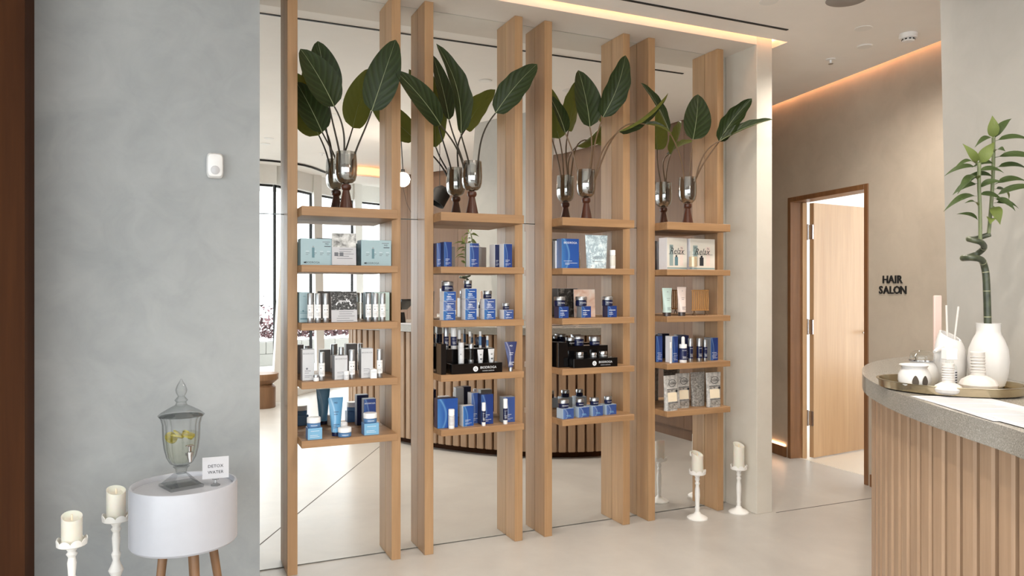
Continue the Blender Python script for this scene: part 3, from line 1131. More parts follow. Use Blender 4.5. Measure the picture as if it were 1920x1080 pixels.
def photo_card(x, y, z, w, h, lab, photo, group, tilt=0.12, split=0.42, ink=M_ink, rz=0.0, extra=None):
    t = thing('show_card', lab, 'card', (x, y, z), rz, group)
    M = Matrix.Rotation(-tilt, 4, 'X')
    c = MB()
    c.box(-w / 2, 0, 0.0015, w / 2, 0.003, h, M_paper, 0, M)
    c.build('card_panel', t)
    f = MB()
    f.quad(-w / 2 + .0005, h * split, w / 2 - .0005, h - .0005, -.0005, photo, M)
    for k, (x0, x1) in enumerate(((-.2, .36), (-.2, .3), (-.25, .4), (-.3, .2), (-.3, .35))):
        zz = h * (split - .07 - .07 * k)
        f.quad(x0 * w, zz, x1 * w, zz + .0022, -.0005, ink, M)
    if extra == 'icons':
        f.quad(-.40 * w, h * .285, -.24 * w, h * .40, -.0007, M_ink, M)
        f.quad(-.19 * w, h * .285, -.03 * w, h * .40, -.0007, M_ink, M)
    if extra == 'vials':
        for (a, b, r) in ((-.28, .60, .5), (-.12, .66, 0), (.12, .70, -.5), (.22, .66, -.6), (.26, .57, -.9)):
            Mv = M @ Matrix.Translation((a * w, -.0007, b * h)) @ Matrix.Rotation(r, 4, 'Y')
            f.quad(-.022 * w, -.055 * h, .022 * w, .055 * h, 0, M_inkw, Mv)
    f.build('card_print', t)
    l_ = MB()
    l_.box(-w * .2, 0.0035, 0.0005, w * .2, 0.0045, h * .7, M_paper, 0, Matrix.Translation((0, 0.004, 0)) @ Matrix.Rotation(tilt * 1.2, 4, 'X') if False else Matrix.Translation((0, h * .10, 0)) @ Matrix.Rotation(tilt * .6, 4, 'X'))
    l_.build('easel_back', t)
    return t


S2, S3, S4, S5 = [z + 0.0004 for z in SHZ[1:]]

# ---- unit 1
gA = 'gift boxes on the second shelf of the leftmost unit'
def giftbox(x, lab):
    w, h = 0.152, 0.128
    t = carton(x, 3.70, S2, w, 0.09, h, M_teal, lab, gA, M_teald, [], 0.0)
    f = MB()
    yf = -0.045 - .0008
    f.text('BIODROGA', -.13 * w, .10 * h, yf, .013, M_inkd)
    f.quad(-.40 * w, .075 * h, -.33 * w, .125 * h, yf, M_inkd)
    f.text('MD', .32 * w, .80 * h, yf, .012, M_inkd)
    f.quad(.18 * w, .87 * h, .42 * w, .89 * h, yf, M_ink)
    f.quad(.24 * w, .70 * h, .44 * w, .725 * h, yf, M_inkd)
    for k in range(4):
        f.quad((-.34 + .22 * k) * w, .45 * h, (-.22 + .22 * k) * w, .465 * h, yf, M_ink)
        f.quad((-.34 + .22 * k) * w, .39 * h, (-.26 + .22 * k) * w, .405 * h, yf, M_ink)
        f.quad((-.34 + .22 * k) * w, .52 * h, (-.24 + .22 * k) * w, .53 * h, yf, M_inkw)
    f.quad(-.15 * w, .28 * h, -.07 * w, .66 * h, yf - .0001, M_teald)
    f.quad(-.13 * w, .66 * h, -.09 * w, .72 * h, yf - .0001, M_greyd)
    f.build('carton_print', t)
giftbox(0.634, 'pale teal gift box left of the white photo card')
giftbox(0.926, 'pale teal gift box right of the white photo card')
photo_card(0.764, 3.688, S2, 0.118, 0.158, 'white show card with grey face photo between the teal gift boxes', M_photo1, None, 0.05, 0.56, M_ink, 0, 'icons')

carton(0.584, 3.75, S3, 0.050, 0.05, 0.147, M_teal, 'slim teal carton at the left end of the silver bottle row', 'teal cartons', M_teald, [(.36, -.4, .4, .012), (.30, -.4, .4, .02), (.10, -.4, .4, .04)], 0, M_teald, 'MD', True)
gB = 'silver capped airless bottles, third shelf of the leftmost unit'
for k, (xx, nm) in enumerate(((.604, 'leftmost bottle'), (.640, 'second bottle'), (.677, 'third bottle'), (.886, 'fourth bottle'), (.922, 'fifth bottle'), (.958, 'rightmost bottle'))):
    bottle(xx, 3.70, S3, .0145, .142, 'white airless bottle with silver cap, %s of the row of six' % nm, gB, dots=1 + (k in (2, 3)))
photo_card(0.768, 3.70, S3, 0.126, 0.152, 'show card with black pebble photo between the silver bottles', M_photo2, None, 0.12, 0.40, M_ink, 0, 'vials')
carton(0.976, 3.79, S3, 0.083, 0.05, 0.146, M_mint, 'pale mint carton with dark top behind the rightmost silver bottles', None, M_teald, [(.36, -.4, .4, .012)], 0, M_teald)

gC = 'grey white cartons, fourth shelf of the leftmost unit'
carton(0.597, 3.715, S4, 0.056, 0.055, 0.150, M_greyc, 'silver white carton at the left end of the fourth shelf', gC, M_greyd, None, 0.0, M_ink, 'BIODROGA', True)
carton(0.748, 3.69, S4, 0.064, 0.05, 0.117, M_greyc, 'shorter silver white carton in the middle of the fourth shelf', gC, M_greyd, None, 0.05, M_ink, 'BIODROGA')
carton(0.881, 3.705, S4, 0.060, 0.05, 0.146, M_greyc, 'tall silver white carton right of centre on the fourth shelf', gC, M_greyd, None, 0.0, M_ink, 'BIODROGA')
gD = 'airless bottles on the fourth shelf of the leftmost unit'
bottle(.655, 3.684, S4, .0145, .138, 'white airless bottle beside the left silver carton', gD)
bottle(.772, 3.80, S4, .0135, .150, 'airless bottle with silver cap behind the short silver carton', gD, dots=1)
bottle(.802, 3.690, S4, .0150, .144, 'white airless bottle with two dots before the tall silver carton', gD, dots=2)
bottle(.941, 3.692, S4, .0145, .142, 'white airless bottle at the right end of the fourth shelf', gD)
gE = 'small white jars along the fourth shelf edge'
jar(.628, 3.678, S4, .0135, .030, 'tiny white jar beside the left airless bottle', gE, M_plastic, M_silver, .4, 'sample_jar', M_plastic)
jar(.772, 3.676, S4, .0135, .042, 'white sample jar with silver lid before the short carton', gE, M_plastic, M_plastic, .35, 'sample_jar', M_greyc)
carton(0.906, 3.668, S4, .030, .028, .044, M_plastic, 'small white cube box by the rightmost airless bottle', None, M_plastic, [(.7, -.4, .4, .03)], 0.0, M_greyd)

gF = 'light blue jars on their boxes, lowest shelf of the leftmost unit'
carton(.622, 3.675, S5, .068, .062, .056, M_lblue, 'light blue box under a jar at the left of the lowest shelf', gF, M_mblue, [(.72, -.3, .3, .03), (.35, -.35, .2, .03), (.22, -.35, .3, .03)], 0)
jar(.621, 3.706, S5 + .0566, .0325, .047, 'white lidded jar on the left light blue box', gF, M_mblue, M_plastic, .55, band=M_mblue)
sq_tube(.732, 3.735, S5, .072, .188, 'light blue squeeze tube standing on a navy cap', None, M_tubeb, M_navy, M_navyc, 0, 'MD', capr=.27, capf=.10)
jar(.768, 3.698, S5, .033, .044, 'white jar with light blue band before the blue tube', gF, M_mblue, M_plastic, .5, band=M_mblue)
jar(.772, 3.775, S5, .026, .055, 'small plain white jar behind the banded jar', gF, M_plastic, M_plastic, .3, band=M_plastic)
carton(.918, 3.80, S5, .062, .05, .160, M_blue, 'dark blue carton behind the right light blue box', None, M_navyc, None, 0.0, M_inkw, 'BIODROGA')
carton(.897, 3.678, S5, .074, .062, .058, M_lblue, 'light blue box under a jar at the right of the lowest shelf', gF, M_mblue, [(.72, -.3, .3, .03), (.35, -.35, .2, .03), (.22, -.35, .3, .03)], 0)
jar(.897, 3.709, S5 + .0586, .0335, .047, 'white lidded jar on the right light blue box', gF, M_mblue, M_plastic, .55, band=M_mblue)

# ---- unit 2
gG = 'blue cartons, second shelf of the second unit'
M_whitec = plain('white_card', (232, 232, 236), 0.45)
carton(1.268, 3.735, S2, .030, .06, .124, M_blue3, 'narrow grey blue carton at the far left of the blue row', gG, M_navyc, None, 0.0, M_inkw)
carton(1.300, 3.70, S2, .046, .05, .129, M_blue, 'blue carton second from the left on the shelf', gG, M_navyc, None, 0.12, M_inkw)
carton(1.449, 3.70, S2, .054, .045, .126, M_blue, 'blue carton with white side alone in the middle', gG, M_whitec, None, 0.06, M_inkw, 'BIODROGA')
carton(1.642, 3.70, S2, .052, .05, .127, M_blue, 'rightmost blue carton with white side', gG, M_whitec, None, 0.10, M_inkw)
carton(1.600, 3.75, S2, .030, .06, .125, M_navyc, 'dark carton with white side just left of the rightmost', gG, M_whitec, None, 0.12, M_inkw)
gH = 'stacked blue jar boxes, third shelf of the second unit'
def stack(x, n, w, hh, y0, lab):
    for k in range(n):
        carton(x + random.uniform(-.0015, .0015), y0, S3 + k * (hh + .0005), w, .055, hh, M_blue3 if k % 2 else M_blue2,
               'blue jar box, %s of the %s' % ({0: 'bottom', n - 1: 'topmost'}.get(k, 'middle'), lab), gH, M_whitec,
               [(.70, -.15, .35, .05), (.45, -.25, .1, .07), (.30, -.25, .15, .05), (.15, -.3, .3, .04)], 0.03, M_inkw, None, False)
stack(1.312, 3, .068, .0495, 3.70, 'left stack of three')
jar(1.309, 3.727, S3 + .151, .0315, .050, 'navy jar with silver lid on the left stack of three', gH, M_navy, M_silver, .42)
stack(1.430, 3, .066, .0545, 3.70, 'second stack of three')
jar(1.424, 3.727, S3 + .166, .0215, .042, 'small navy jar with silver lid on the second stack of three', gH, M_navy, M_silver, .45)
stack(1.537, 2, .066, .0545, 3.70, 'stack of two')
jar(1.536, 3.727, S3 + .111, .0235, .042, 'small navy jar with silver lid on the stack of two', gH, M_navy, M_silver, .45)
carton(1.648, 3.70, S3, .058, .055, .050, M_blue3, 'single blue jar box at the right of the third shelf', gH, M_whitec, [(.70, -.15, .35, .05), (.45, -.25, .1, .07), (.15, -.3, .3, .04)], 0.03, M_inkw)
jar(1.645, 3.727, S3 + .0505, .0185, .035, 'small navy jar with silver lid on the single box', gH, M_navy, M_silver, .45)

# tester stand of the second unit
def tester(x, y0, z, w, d_, h1, h2, lab, side=True):
    t = thing('tester_stand', lab, 'stand', (x, y0, z), 0, 'black acrylic tester stands')
    b = MB()
    b.box(-w / 2, 0, 0, w / 2, d_ * .52, h1, M_black, .0012)
    b.build('front_tray', t)
    MB().box(-w / 2, d_ * .525, 0, w / 2 * .93, d_, h2, M_black, .0012).build('rear_riser', t)
    f = MB()
    c = [(math.cos(a) * h1 * .27, -.0006, math.sin(a) * h1 * .27 + h1 * .45) for a in [k * PI / 8 for k in range(16)]]
    f.add([(p[0] + .0, p[1], p[2]) for p in c], [tuple(range(16))], M_inkw, Matrix.Translation((-.01, 0, 0)))
    f.text('G', -.01, h1 * .45, -.0010, h1 * .4, M_black)
    f.text('BIODROGA', .062, h1 * .55, -.0006, h1 * .34, M_inkw)
    f.text('COSMETIC INSTITUTE', .062, h1 * .22, -.0006, h1 * .13, M_inkw)
    f.build('printed_logo', t)
    return t
TS = tester(1.455, 3.668, S4, .285, .16, .052, .122, 'black stepped tester stand holding bottles and tubes on the second unit')
MB().box(-.196, .012, 0, -.168, .10, .158, M_black, .001).build('side_post', TS)
zt, zr = S4 + .0525, S4 + .1225
gI = 'tester bottles and tubes on the black stand'
bottle(1.325, 3.79, zr, .0140, .115, 'tall navy tester bottle with silver cap at the left rear', gI, M_navy, M_silver, 'tester_bottle', 0, .42)
bottle(1.366, 3.785, zr, .0165, .112, 'navy tester bottle with white pump cap in the rear row', gI, M_navyc, M_plastic, 'tester_bottle', 0, .42)
bottle(1.402, 3.80, zr, .0110, .100, 'slim white capped tester in the rear row', gI, M_cap, M_plastic, 'tester_bottle', 0, .5)
bottle(1.460, 3.79, zr, .0075, .090, 'thin clear vial with white tip at the middle of the rear row', gI, M_clear, M_plastic, 'tester_vial', 0, .30, False)
bottle(1.518, 3.785, zr, .0075, .090, 'thin blue vial with white tip right of the middle', gI, M_mblue, M_plastic, 'tester_vial', 0, .30, False)
bottle(1.562, 3.79, zr, .0070, .064, 'shortest blue vial at the right of the rear row', gI, M_mblue, M_plastic, 'tester_vial', 0, .35, False)
bottle(1.378, 3.705, zt, .0155, .108, 'white tester bottle at the left of the front row', gI, M_greyc, M_greyc, 'tester_bottle', 1, .25)
bottle(1.434, 3.705, zt, .0145, .100, 'clear glass tester vial in the front row', gI, M_clear, M_silver, 'tester_vial', 0, .25, False)
sq_tube(1.487, 3.705, zt, .034, .068, 'small grey tester tube left of its twin', gI, M_greyc, M_greyc, M_inkd, 0, None, 'tester_tube', .34)
sq_tube(1.549, 3.705, zt, .036, .070, 'small grey tester tube at the right of the front row', gI, M_greyc, M_greyc, M_inkd, 0, None, 'tester_tube', .34)
sq_tube(1.656, 3.690, S4, .074, .158, 'shiny navy squeeze tube standing right of the black stand', None, M_tuben, M_silver, M_inkw, 0.05, 'MD', capr=.16, capf=.14)

gJ = 'blue cartons, lowest shelf of the second unit'
carton(1.302, 3.70, S5, .112, .055, .153, M_blue2, 'largest bright blue carton at the left of the lowest shelf', gJ, M_navyc, [(.22, .0, .35, .008), (.17, .05, .35, .008), (.12, .05, .35, .008)], 0.0, M_lblue)
bottle(1.316, 3.682, S5, .0165, .099, 'clear frosted bottle with white tip before the largest blue carton', None, plain('frosted', (206, 204, 206), .3), M_plastic, 'spray_bottle', 0, .34)
carton(1.415, 3.70, S5, .062, .05, .108, M_blue2, 'short bright blue carton with white edge', gJ, M_whitec, None, 0.08, M_inkw)
carton(1.480, 3.765, S5, .046, .05, .164, M_blue3, 'tall blue carton behind the short one', gJ, M_whitec, None, 0.05, M_inkw)
carton(1.530, 3.715, S5, .070, .05, .160, M_blue, 'tall blue carton in the middle of the lowest shelf', gJ, M_navyc, None, 0.0, M_inkw)
bottle(1.496, 3.682, S5, .0105, .122, 'navy bottle with white cap before the middle blue carton', 'navy spray bottles', M_navy, M_plastic, 'spray_bottle', 0, .36)
carton(1.660, 3.72, S5, .070, .05, .137, M_blue3, 'blue carton at the right end of the lowest shelf', gJ, M_greyd, None, 0.0, M_inkw)
bottle(1.622, 3.684, S5, .0120, .134, 'navy bottle with white cap before the right blue carton', 'navy spray bottles', M_navy, M_plastic, 'spray_bottle', 0, .38)

# ---- unit 3
carton(2.026, 3.70, S2, .110, .06, .165, M_blue2, 'large blue carton left of the pale pouch', None, M_blue3, [(.24, -.38, .1, .01), (.17, -.3, .40, .01), (.13, -.3, -.05, .012)], 0.0, M_inkw, 'BIODROGA')
carton(1.979, 3.76, S2, .035, .10, .156, M_whitec, 'thin white carton between the left post and the large blue carton', None, M_greyd, [(.5, -.3, .3, .01)], 0.0, M_greyd)
def pouch(x, y, z, w, h, lab, group, front, rz=0.0, name='stand_up_pouch', deco=None):
    t = thing(name, lab, 'pouch', (x, y, z), rz, group)
    rings = []
    for k in range(9):
        s_ = k / 8
        a = w / 2 * (.84 + .16 * s_)
        b = .022 * (1 - s_) ** .8 + .001
        rings.append([(a * math.copysign(abs(math.cos(q)) ** .55, math.cos(q)), b * math.sin(q), h * s_) for q in [2 * PI * j / 24 for j in range(24)]])
    MB().loft(rings, front).build('pouch_body', t)
    if deco:
        f = MB()
        deco(f, w, h)
        f.build('pouch_print', t)
    return t
def fy_p(h, z):
    return -(.022 * (1 - z / h) ** .8 + .0022)
def deco_floral(f, w, h):
    for k, zz in enumerate((.34, .30, .20)):
        f.add([(-.25 * w, fy_p(h, zz * h), zz * h), (.2 * w, fy_p(h, zz * h), zz * h), (.2 * w, fy_p(h, zz * h), zz * h + .002), (-.25 * w, fy_p(h, zz * h), zz * h + .002)], [(0, 1, 2, 3)], M_ink)
    f.add([(-.34 * w, fy_p(h, .06 * h), .06 * h), (-.30 * w, fy_p(h, .06 * h), .06 * h), (-.30 * w, fy_p(h, .06 * h), .08 * h), (-.34 * w, fy_p(h, .06 * h), .08 * h)], [(0, 1, 2, 3)], M_inkd)
pouch(2.197, 3.705, S2, .148, .190, 'pale blue floral pouch leaning on the second shelf of the third unit', None, M_floral, 0, 'stand_up_pouch', deco_floral)
bottle(2.302, 3.70, S2, .0165, .107, 'clear dropper bottle with white pipette right of the pale pouch', None, plain('frosted_pale', (222, 218, 208), .25), M_plastic, 'dropper_bottle', 0, .30, False)

gK = 'navy jars on their boxes, third shelf of the third unit'
for (bx, jx, nm) in ((1.984, 1.972, 'left'), (2.128, 2.110, 'middle'), (2.299, 2.283, 'right')):
    carton(bx, 3.70, S3, .062, .055, .065, M_blue, 'blue box at the %s of the third shelf' % nm, gK, M_navyc if nm != 'middle' else M_greyd, [(.60, -.35, .35, .05), (.40, -.35, .05, .04), (.25, -.35, .1, .04)], 0.0, M_inkw)
    jar(jx, 3.727, S3 + .0656, .0325, .053, 'navy jar with wide silver lid on the %s blue box' % nm, gK, M_navy, M_silver, .38)
photo_card(2.170, 3.79, S3, .140, .160, 'white leaflet with warm photo behind the middle navy jar', M_skin, None, 0.04, 0.0, M_ink)
photo_card(2.085, 3.83, S3, .130, .165, 'dark photo board behind the left navy jar', M_photo3, None, 0.04, 0.0, M_ink)

TS2 = tester(2.175, 3.672, S4, .285, .17, .050, .115, 'black stepped tester stand holding small silver jars on the third unit')
MB().box(-.208, .06, 0, -.146, .168, .140, M_black, .001).build('side_block', TS2)
zt, zr = S4 + .0505, S4 + .1155
gL = 'tester jars on the second black stand'
jar(2.080, 3.80, zr, .026, .048, 'dark rear tester jar at the left', gL, M_black, M_silver, .4)
jar(2.130, 3.795, zr, .033, .055, 'larger navy tester jar in the rear row', gL, M_navy, M_silver, .3)
jar(2.238, 3.795, zr, .032, .050, 'silver topped tester jar at the right of the rear row', gL, M_navy, M_silver, .55)
jar(2.092, 3.71, zt, .022, .036, 'small silver tester jar at the left of the front row', gL, M_silver, M_chrome, .5)
jar(2.180, 3.71, zt, .019, .030, 'smallest silver tester jar in the middle of the front row', gL, M_silver, M_chrome, .5)
jar(2.243, 3.71, zt, .024, .036, 'silver tester jar at the right of the front row', gL, M_silver, M_chrome, .5)

gM = 'perfume like jars on clear sided blue boxes, lowest shelf of the third unit'
for k, (bx, jx, r, hj, nm) in enumerate(((2.000, 1.990, .031, .046, 'leftmost'), (2.103, 2.099, .024, .042, 'second'), (2.198, 2.198, .026, .041, 'third'), (2.293, 2.294, .023, .042, 'rightmost'))):
    carton(bx, 3.680 + .008 * k, S5, .072, .065, .058, M_blue3, 'blue box with pale side, %s on the lowest shelf' % nm, gM, plain('pale_blue_side', (178, 196, 214), .2), [(.3, -.2, .2, .05), (.2, -.1, .25, .04)], 0.10, M_lblue)
    jar(jx, 3.714 + .008 * k, S5 + .0586, r, hj, 'navy jar with silver lid on the %s blue box' % nm, gM, M_navy, M_silver, .45)

# ---- unit 4
gN = 'white gift sets, second shelf of the rightmost unit'
def giftset(x, y, w, h, lab, rz):
    t = carton(x, y, S2, w, .07, h, M_creamw, lab, gN, M_whitec, [], rz)
    f = MB()
    yf = -.0358
    f.quad(-.38 * w, .12 * h, -.20 * w, .78 * h, yf, M_bluegrey)
    f.quad(-.12 * w, .13 * h, .04 * w, .40 * h, yf, M_teald if rz > .1 else M_inkd)
    f.quad(-.08 * w, .40 * h, .0 * w, .46 * h, yf, M_inkd)
    f.quad(.14 * w, .13 * h, .30 * w, .74 * h, yf, M_rose)
    f.quad(-.42 * w, .485 * h, .40 * w, .495 * h, yf - .0002, M_inkd)
    f.text('Relax', .0, .58 * h, yf - .0003, .052, M_inkd, None, None, .35)
    f.text('W', -.29 * w, .70 * h, yf - .0003, .02, M_inkd)
    f.text('N', .22 * w, .68 * h, yf - .0003, .02, M_inkd)
    f.quad(-.49 * w, .02 * h, .49 * w, .07 * h, yf, M_bluegrey)
    f.build('carton_print', t)
M_creamw = plain('cream_white_card', (226, 222, 212), .4)
M_bluegrey = plain('blue_grey_print', (148, 168, 168), .45)
giftset(2.755, 3.71, .165, .190, 'white gift set box with broad white side, left of two', 0.14)
giftset(2.955, 3.72, .195, .190, 'white gift set box behind the cream serum bottle, right of two', 0.04)
bottle(2.858, 3.685, S2, .0245, .112, 'cream serum bottle with clear pipette before the right gift set', None, M_gold, M_clear, 'serum_bottle', 0, .30, False)
sq_tube(2.690, 3.715, S3, .070, .168, 'mint green squeeze tube with smoked cap', 'squeeze tubes of the rightmost unit', M_mint, M_cap, M_ink, 0, 'N', capr=.33, capf=.13)
sq_tube(2.797, 3.715, S3, .066, .174, 'pale pink squeeze tube with smoked cap', 'squeeze tubes of the rightmost unit', M_rose, M_cap, M_ink, 0, 'N', capr=.33, capf=.13)
t = thing('cane_screen', 'small cane screen of golden rods on short legs, right of the squeeze tubes', 'ornament', (2.962, 3.75, S3), 0)
b = MB()
b.box(-.064, -.006, .028, .064, .006, .034, M_cane, .001)
b.box(-.064, -.006, .150, .064, .006, .156, M_cane, .001)
b.build('frame', t)
for k in range(9):
    x = -.058 + .0145 * k
    MB().tube([(x, 0, .034), (x + .001 * math.sin(k), -.002, .09), (x, 0, .150)], .0045, M_cane, 8).build('rod', t)
for x in (-.045, .045):
    MB().tube([(x, -.016, 0), (x, 0, .029)], .003, M_stalkb, 6).build('leg', t)
    MB().tube([(x, .016, 0), (x, 0, .029)], .003, M_stalkb, 6).build('leg', t)
gO = 'navy cartons, fourth shelf of the rightmost unit'
LN = [(.34, -.3, .3, .014), (.27, -.2, .4, .012), (.21, -.3, .3, .012), (.15, -.3, .2, .012), (.10, -.2, .4, .012)]
carton(2.677, 3.775, S4, .046, .06, .157, M_blue, 'navy carton at the left end beside the post', gO, M_navyc, LN, 0.0, M_inkw)
carton(2.738, 3.705, S4, .046, .06, .158, M_blue, 'navy carton with white side, second from the left', gO, M_whitec, LN, 0.10, M_inkw)
carton(2.872, 3.78, S4, .055, .05, .155, M_navyc, 'navy carton behind the silver tubes', gO, M_navyc, LN, 0.0, M_inkw)
carton(3.045, 3.72, S4, .060, .06, .140, M_blue, 'navy carton at the right end of the shelf', gO, M_greyd, LN, 0.06, M_inkw)
t = thing('applicator_pen', 'thin white applicator pen between the two left navy cartons', 'applicator', (2.697, 3.69, S4), 0)
MB().lathe([(0, 0), (.007, 0), (.007, .006), (.003, .008), (.003, .088), (0, .088)], M_plastic, 12).build('pen_stem', t)
MB().lathe([(0, .088), (.0065, .088), (.0065, .122), (.005, .124), (0, .124)], M_plastic, 12).build('pen_cap', t)
t = bottle(2.788, 3.69, S4, .0235, .110, 'navy pump bottle with white collar and nozzle', None, M_navyc, M_plastic, 'pump_bottle', 0, .22)
MB().lathe([(.010, .110), (.011, .112), (.010, .150), (.006, .156), (0, .156)], M_plastic, 14).build('nozzle', t)
gQ = 'silver and navy tubes, fourth shelf of the rightmost unit'
bottle(2.843, 3.690, S4, .0150, .144, 'silver and navy tube bottle, left of three', gQ, M_navy, M_silver, 'airless_bottle', 0, .34)
bottle(2.904, 3.684, S4, .0170, .143, 'silver and navy tube bottle, middle of three', gQ, M_navy, M_silver, 'airless_bottle', 0, .34)
bottle(2.950, 3.688, S4, .0140, .134, 'silver and navy tube bottle, right of three', gQ, M_navy, M_silver, 'airless_bottle', 0, .34)
def deco_foil(f, w, h):
    def q(x0, z0, x1, z1, m, e=0.0):
        n = 5
        vs, fs = [], []
        for i in range(n + 1):
            zz = z0 + (z1 - z0) * i / n
            vs += [(x0 * w, fy_p(h, zz * h) - e, zz * h), (x1 * w, fy_p(h, zz * h) - e, zz * h)]
        for i in range(n):
            fs.append((2 * i, 2 * i + 1, 2 * i + 3, 2 * i + 2))
        f.add(vs, fs, m)
    q(-.34, .26, .30, .52, M_creaml)
    q(-.36, .60, .36, .615, M_inkd)
    q(-.36, .22, .34, .235, M_inkd)
    q(-.36, .54, .34, .59, M_foil2)
    q(-.34, .05, .32, .20, M_foil2)
    c = [(math.cos(a) * .26 * w, fy_p(h, .78 * h) - .004, .78 * h + math.sin(a) * .20 * w) for a in [k * PI / 10 for k in range(20)]]
    ci = [(math.cos(a) * .235 * w, fy_p(h, .78 * h) - .004, .78 * h + math.sin(a) * .175 * w) for a in [k * PI / 10 for k in range(20)]]
    f.add(c + ci, [(k, (k + 1) % 20, 20 + (k + 1) % 20, 20 + k) for k in range(20)], M_inkd)
    vs, fs = text_geo('NOIA')
    f.add([(p.x * .18 * w, fy_p(h, .78 * h) - .004, .78 * h + p.y * .18 * w) for p in vs], fs, M_inkd)
    c = [(math.cos(a) * .07 * w + .28 * w, fy_p(h, .53 * h) - .003, .55 * h + math.sin(a) * .07 * w) for a in [k * PI / 6 for k in range(12)]]
    f.add(c, [tuple(range(12))], M_inkd)
gR = 'foil pouches, lowest shelf of the rightmost unit'
pouch(2.698, 3.690, S5, .115, .208, 'foil pouch with cream label at the front left', gR, M_foil, 0.15, 'stand_up_pouch', deco_foil)
pouch(2.826, 3.745, S5, .105, .208, 'foil pouch with cream label standing back, second from the left', gR, M_foil, 0.0, 'stand_up_pouch', deco_foil)
pouch(2.955, 3.765, S5, .110, .208, 'foil pouch half hidden behind the rightmost pouch', gR, M_foil2, 0.0, 'stand_up_pouch', None)
pouch(3.022, 3.700, S5, .115, .210, 'foil pouch with cream label at the front right', gR, M_foil, 0.0, 'stand_up_pouch', deco_foil)

# ------------------------------------------------------------------ candle holders and candles
def candlestick(x, y, hz, lab_h, lab_c, slant, turned=0, ch=0.118, rz=0.0, big=1.0):
    t = thing('candle_holder', lab_h, 'candle holder', (x, y, 0), 0, 'white turned candle holders')
    r = 0.062
    MB().lathe([(0, 0), (r, 0), (r, .006), (r * .85, .013), (.022, .028), (.015, .040), (0, .040)], M_shabby, 28).build('base', t)
    L = hz - .04 - .022
    if turned == 0:
        prof = [(0, .04), (.013, .04), (.012, .055), (.015, .065), (.012, .075), (.0135, .04 + L * .30), (.0155, .04 + L * .45), (.0145, .04 + L * .60), (.010, .04 + L * .70), (.015, .04 + L * .76),
                (.010, .04 + L * .80), (.015, .04 + L * .87), (.012, .04 + L * .91), (.017, .04 + L * .96), (.020, .04 + L), (0, .04 + L)]
    else:
        prof = [(0, .04), (.014, .04), (.013, .07), (.020, .085), (.012, .10), (.014, .04 + L * .35), (.020, .04 + L * .44), (.014, .04 + L * .50), (.028, .04 + L * .57), (.016, .04 + L * .63), (.012, .04 + L * .66),
                (.0175, .04 + L * .71), (.012, .04 + L * .74), (.0155, .04 + L * .85), (.012, .04 + L * .90), (.019, .04 + L * .93), (.013, .04 + L * .95), (.020, .04 + L * .98), (.022, .04 + L), (0, .04 + L)]
    MB().lathe(prof, M_shabby, 20).build('stem', t)
    p = MB()
    z0 = hz - .022
    R = .050
    p.lathe([(0, z0), (R * .9, z0), (R, z0 + .004), (R, z0 + .008), (0, z0 + .008)], M_shabby, 32)
    p.build('drip_tray', t)
    # scalloped rim
    vs, fs = [], []
    n = 112
    for k in range(n):
        a = 2 * PI * k / n
        zt_ = z0 + .016 + .013 * abs(math.sin(a * 4)) ** .7
        for rr in (R, R - .003):
            vs += [(rr * math.cos(a), rr * math.sin(a), z0 + .008), (rr * 1.02 * math.cos(a), rr * 1.02 * math.sin(a), zt_)]
    for k in range(n):
        a, b = k * 4, ((k + 1) % n) * 4
        fs += [(a, b, b + 1, a + 1), (a + 3, b + 3, b + 2, a + 2), (a + 1, b + 1, b + 3, a + 3)]
    MB().add(vs, fs, M_shabby).build('scalloped_rim', t)
    c = thing('pillar_candle', lab_c, 'candle', (x, y, z0 + .0084), rz, 'ivory pillar candles')
    rc = .0345
    b = MB()
    seg = 28
    rings = []
    for (rr, zf, dish) in ((rc, 0, 0), (rc, 1, 0), (rc * .86, 1, -.002), (rc * .7, 1, -.010), (rc * .2, 1, -.014)):
        ring = []
        for k in range(seg):
            a = 2 * PI * k / seg
            zz = 0 if zf == 0 else ch + slant * math.sin(a) * (rr / rc) + dish
            ring.append((rr * math.cos(a), rr * math.sin(a), zz))
        rings.append(ring)
    b.loft(rings, M_wax)
    b.build('wax', c)
    MB().tube([(0, 0, ch - .016), (0, 0, ch + .006)], [.004, .003], M_creaml, 6).build('wick', c)


candlestick(2.908, 3.708, .290, 'white turned candle holder standing before the rightmost post', 'ivory candle on the holder before the rightmost post', .014, 0, .118, .3)
candlestick(3.222, 3.702, .290, 'white turned candle holder beside the cream pier', 'ivory candle on the holder beside the cream pier', .014, 0, .145, .1)
candlestick(-.202, 3.327, .510, 'tall white turned candle holder beside the white side table', 'ivory candle on the tall holder by the side table', .012, 1, .112, .4)
candlestick(-.336, 3.170, .480, 'white turned candle holder nearest the brown timber panel', 'ivory candle nearest the brown timber panel', .012, 1, .100, .2)

# ------------------------------------------------------------------ side table
t = thing('side_table', 'round white drum side table on slanted wooden legs', 'table', (.04, 3.12, 0), 0)
R = .19
d = MB()
d.lathe([(0, .437), (R * .97, .437), (R, .445), (R, .652), (R - .003, .660), (R - .010, .660), (R - .013, .655), (R - .013, .642), (0, .642)], M_table, 72)
d.build('drum', t)
for a in (-2.35, -1.25, -.25, 1.3):
    MB().tube([(math.cos(a) * .10, math.sin(a) * .10, .4365), (math.cos(a) * .165, math.sin(a) * .165, 0.0)], [.017, .011], M_leg, 14).build('leg', t)

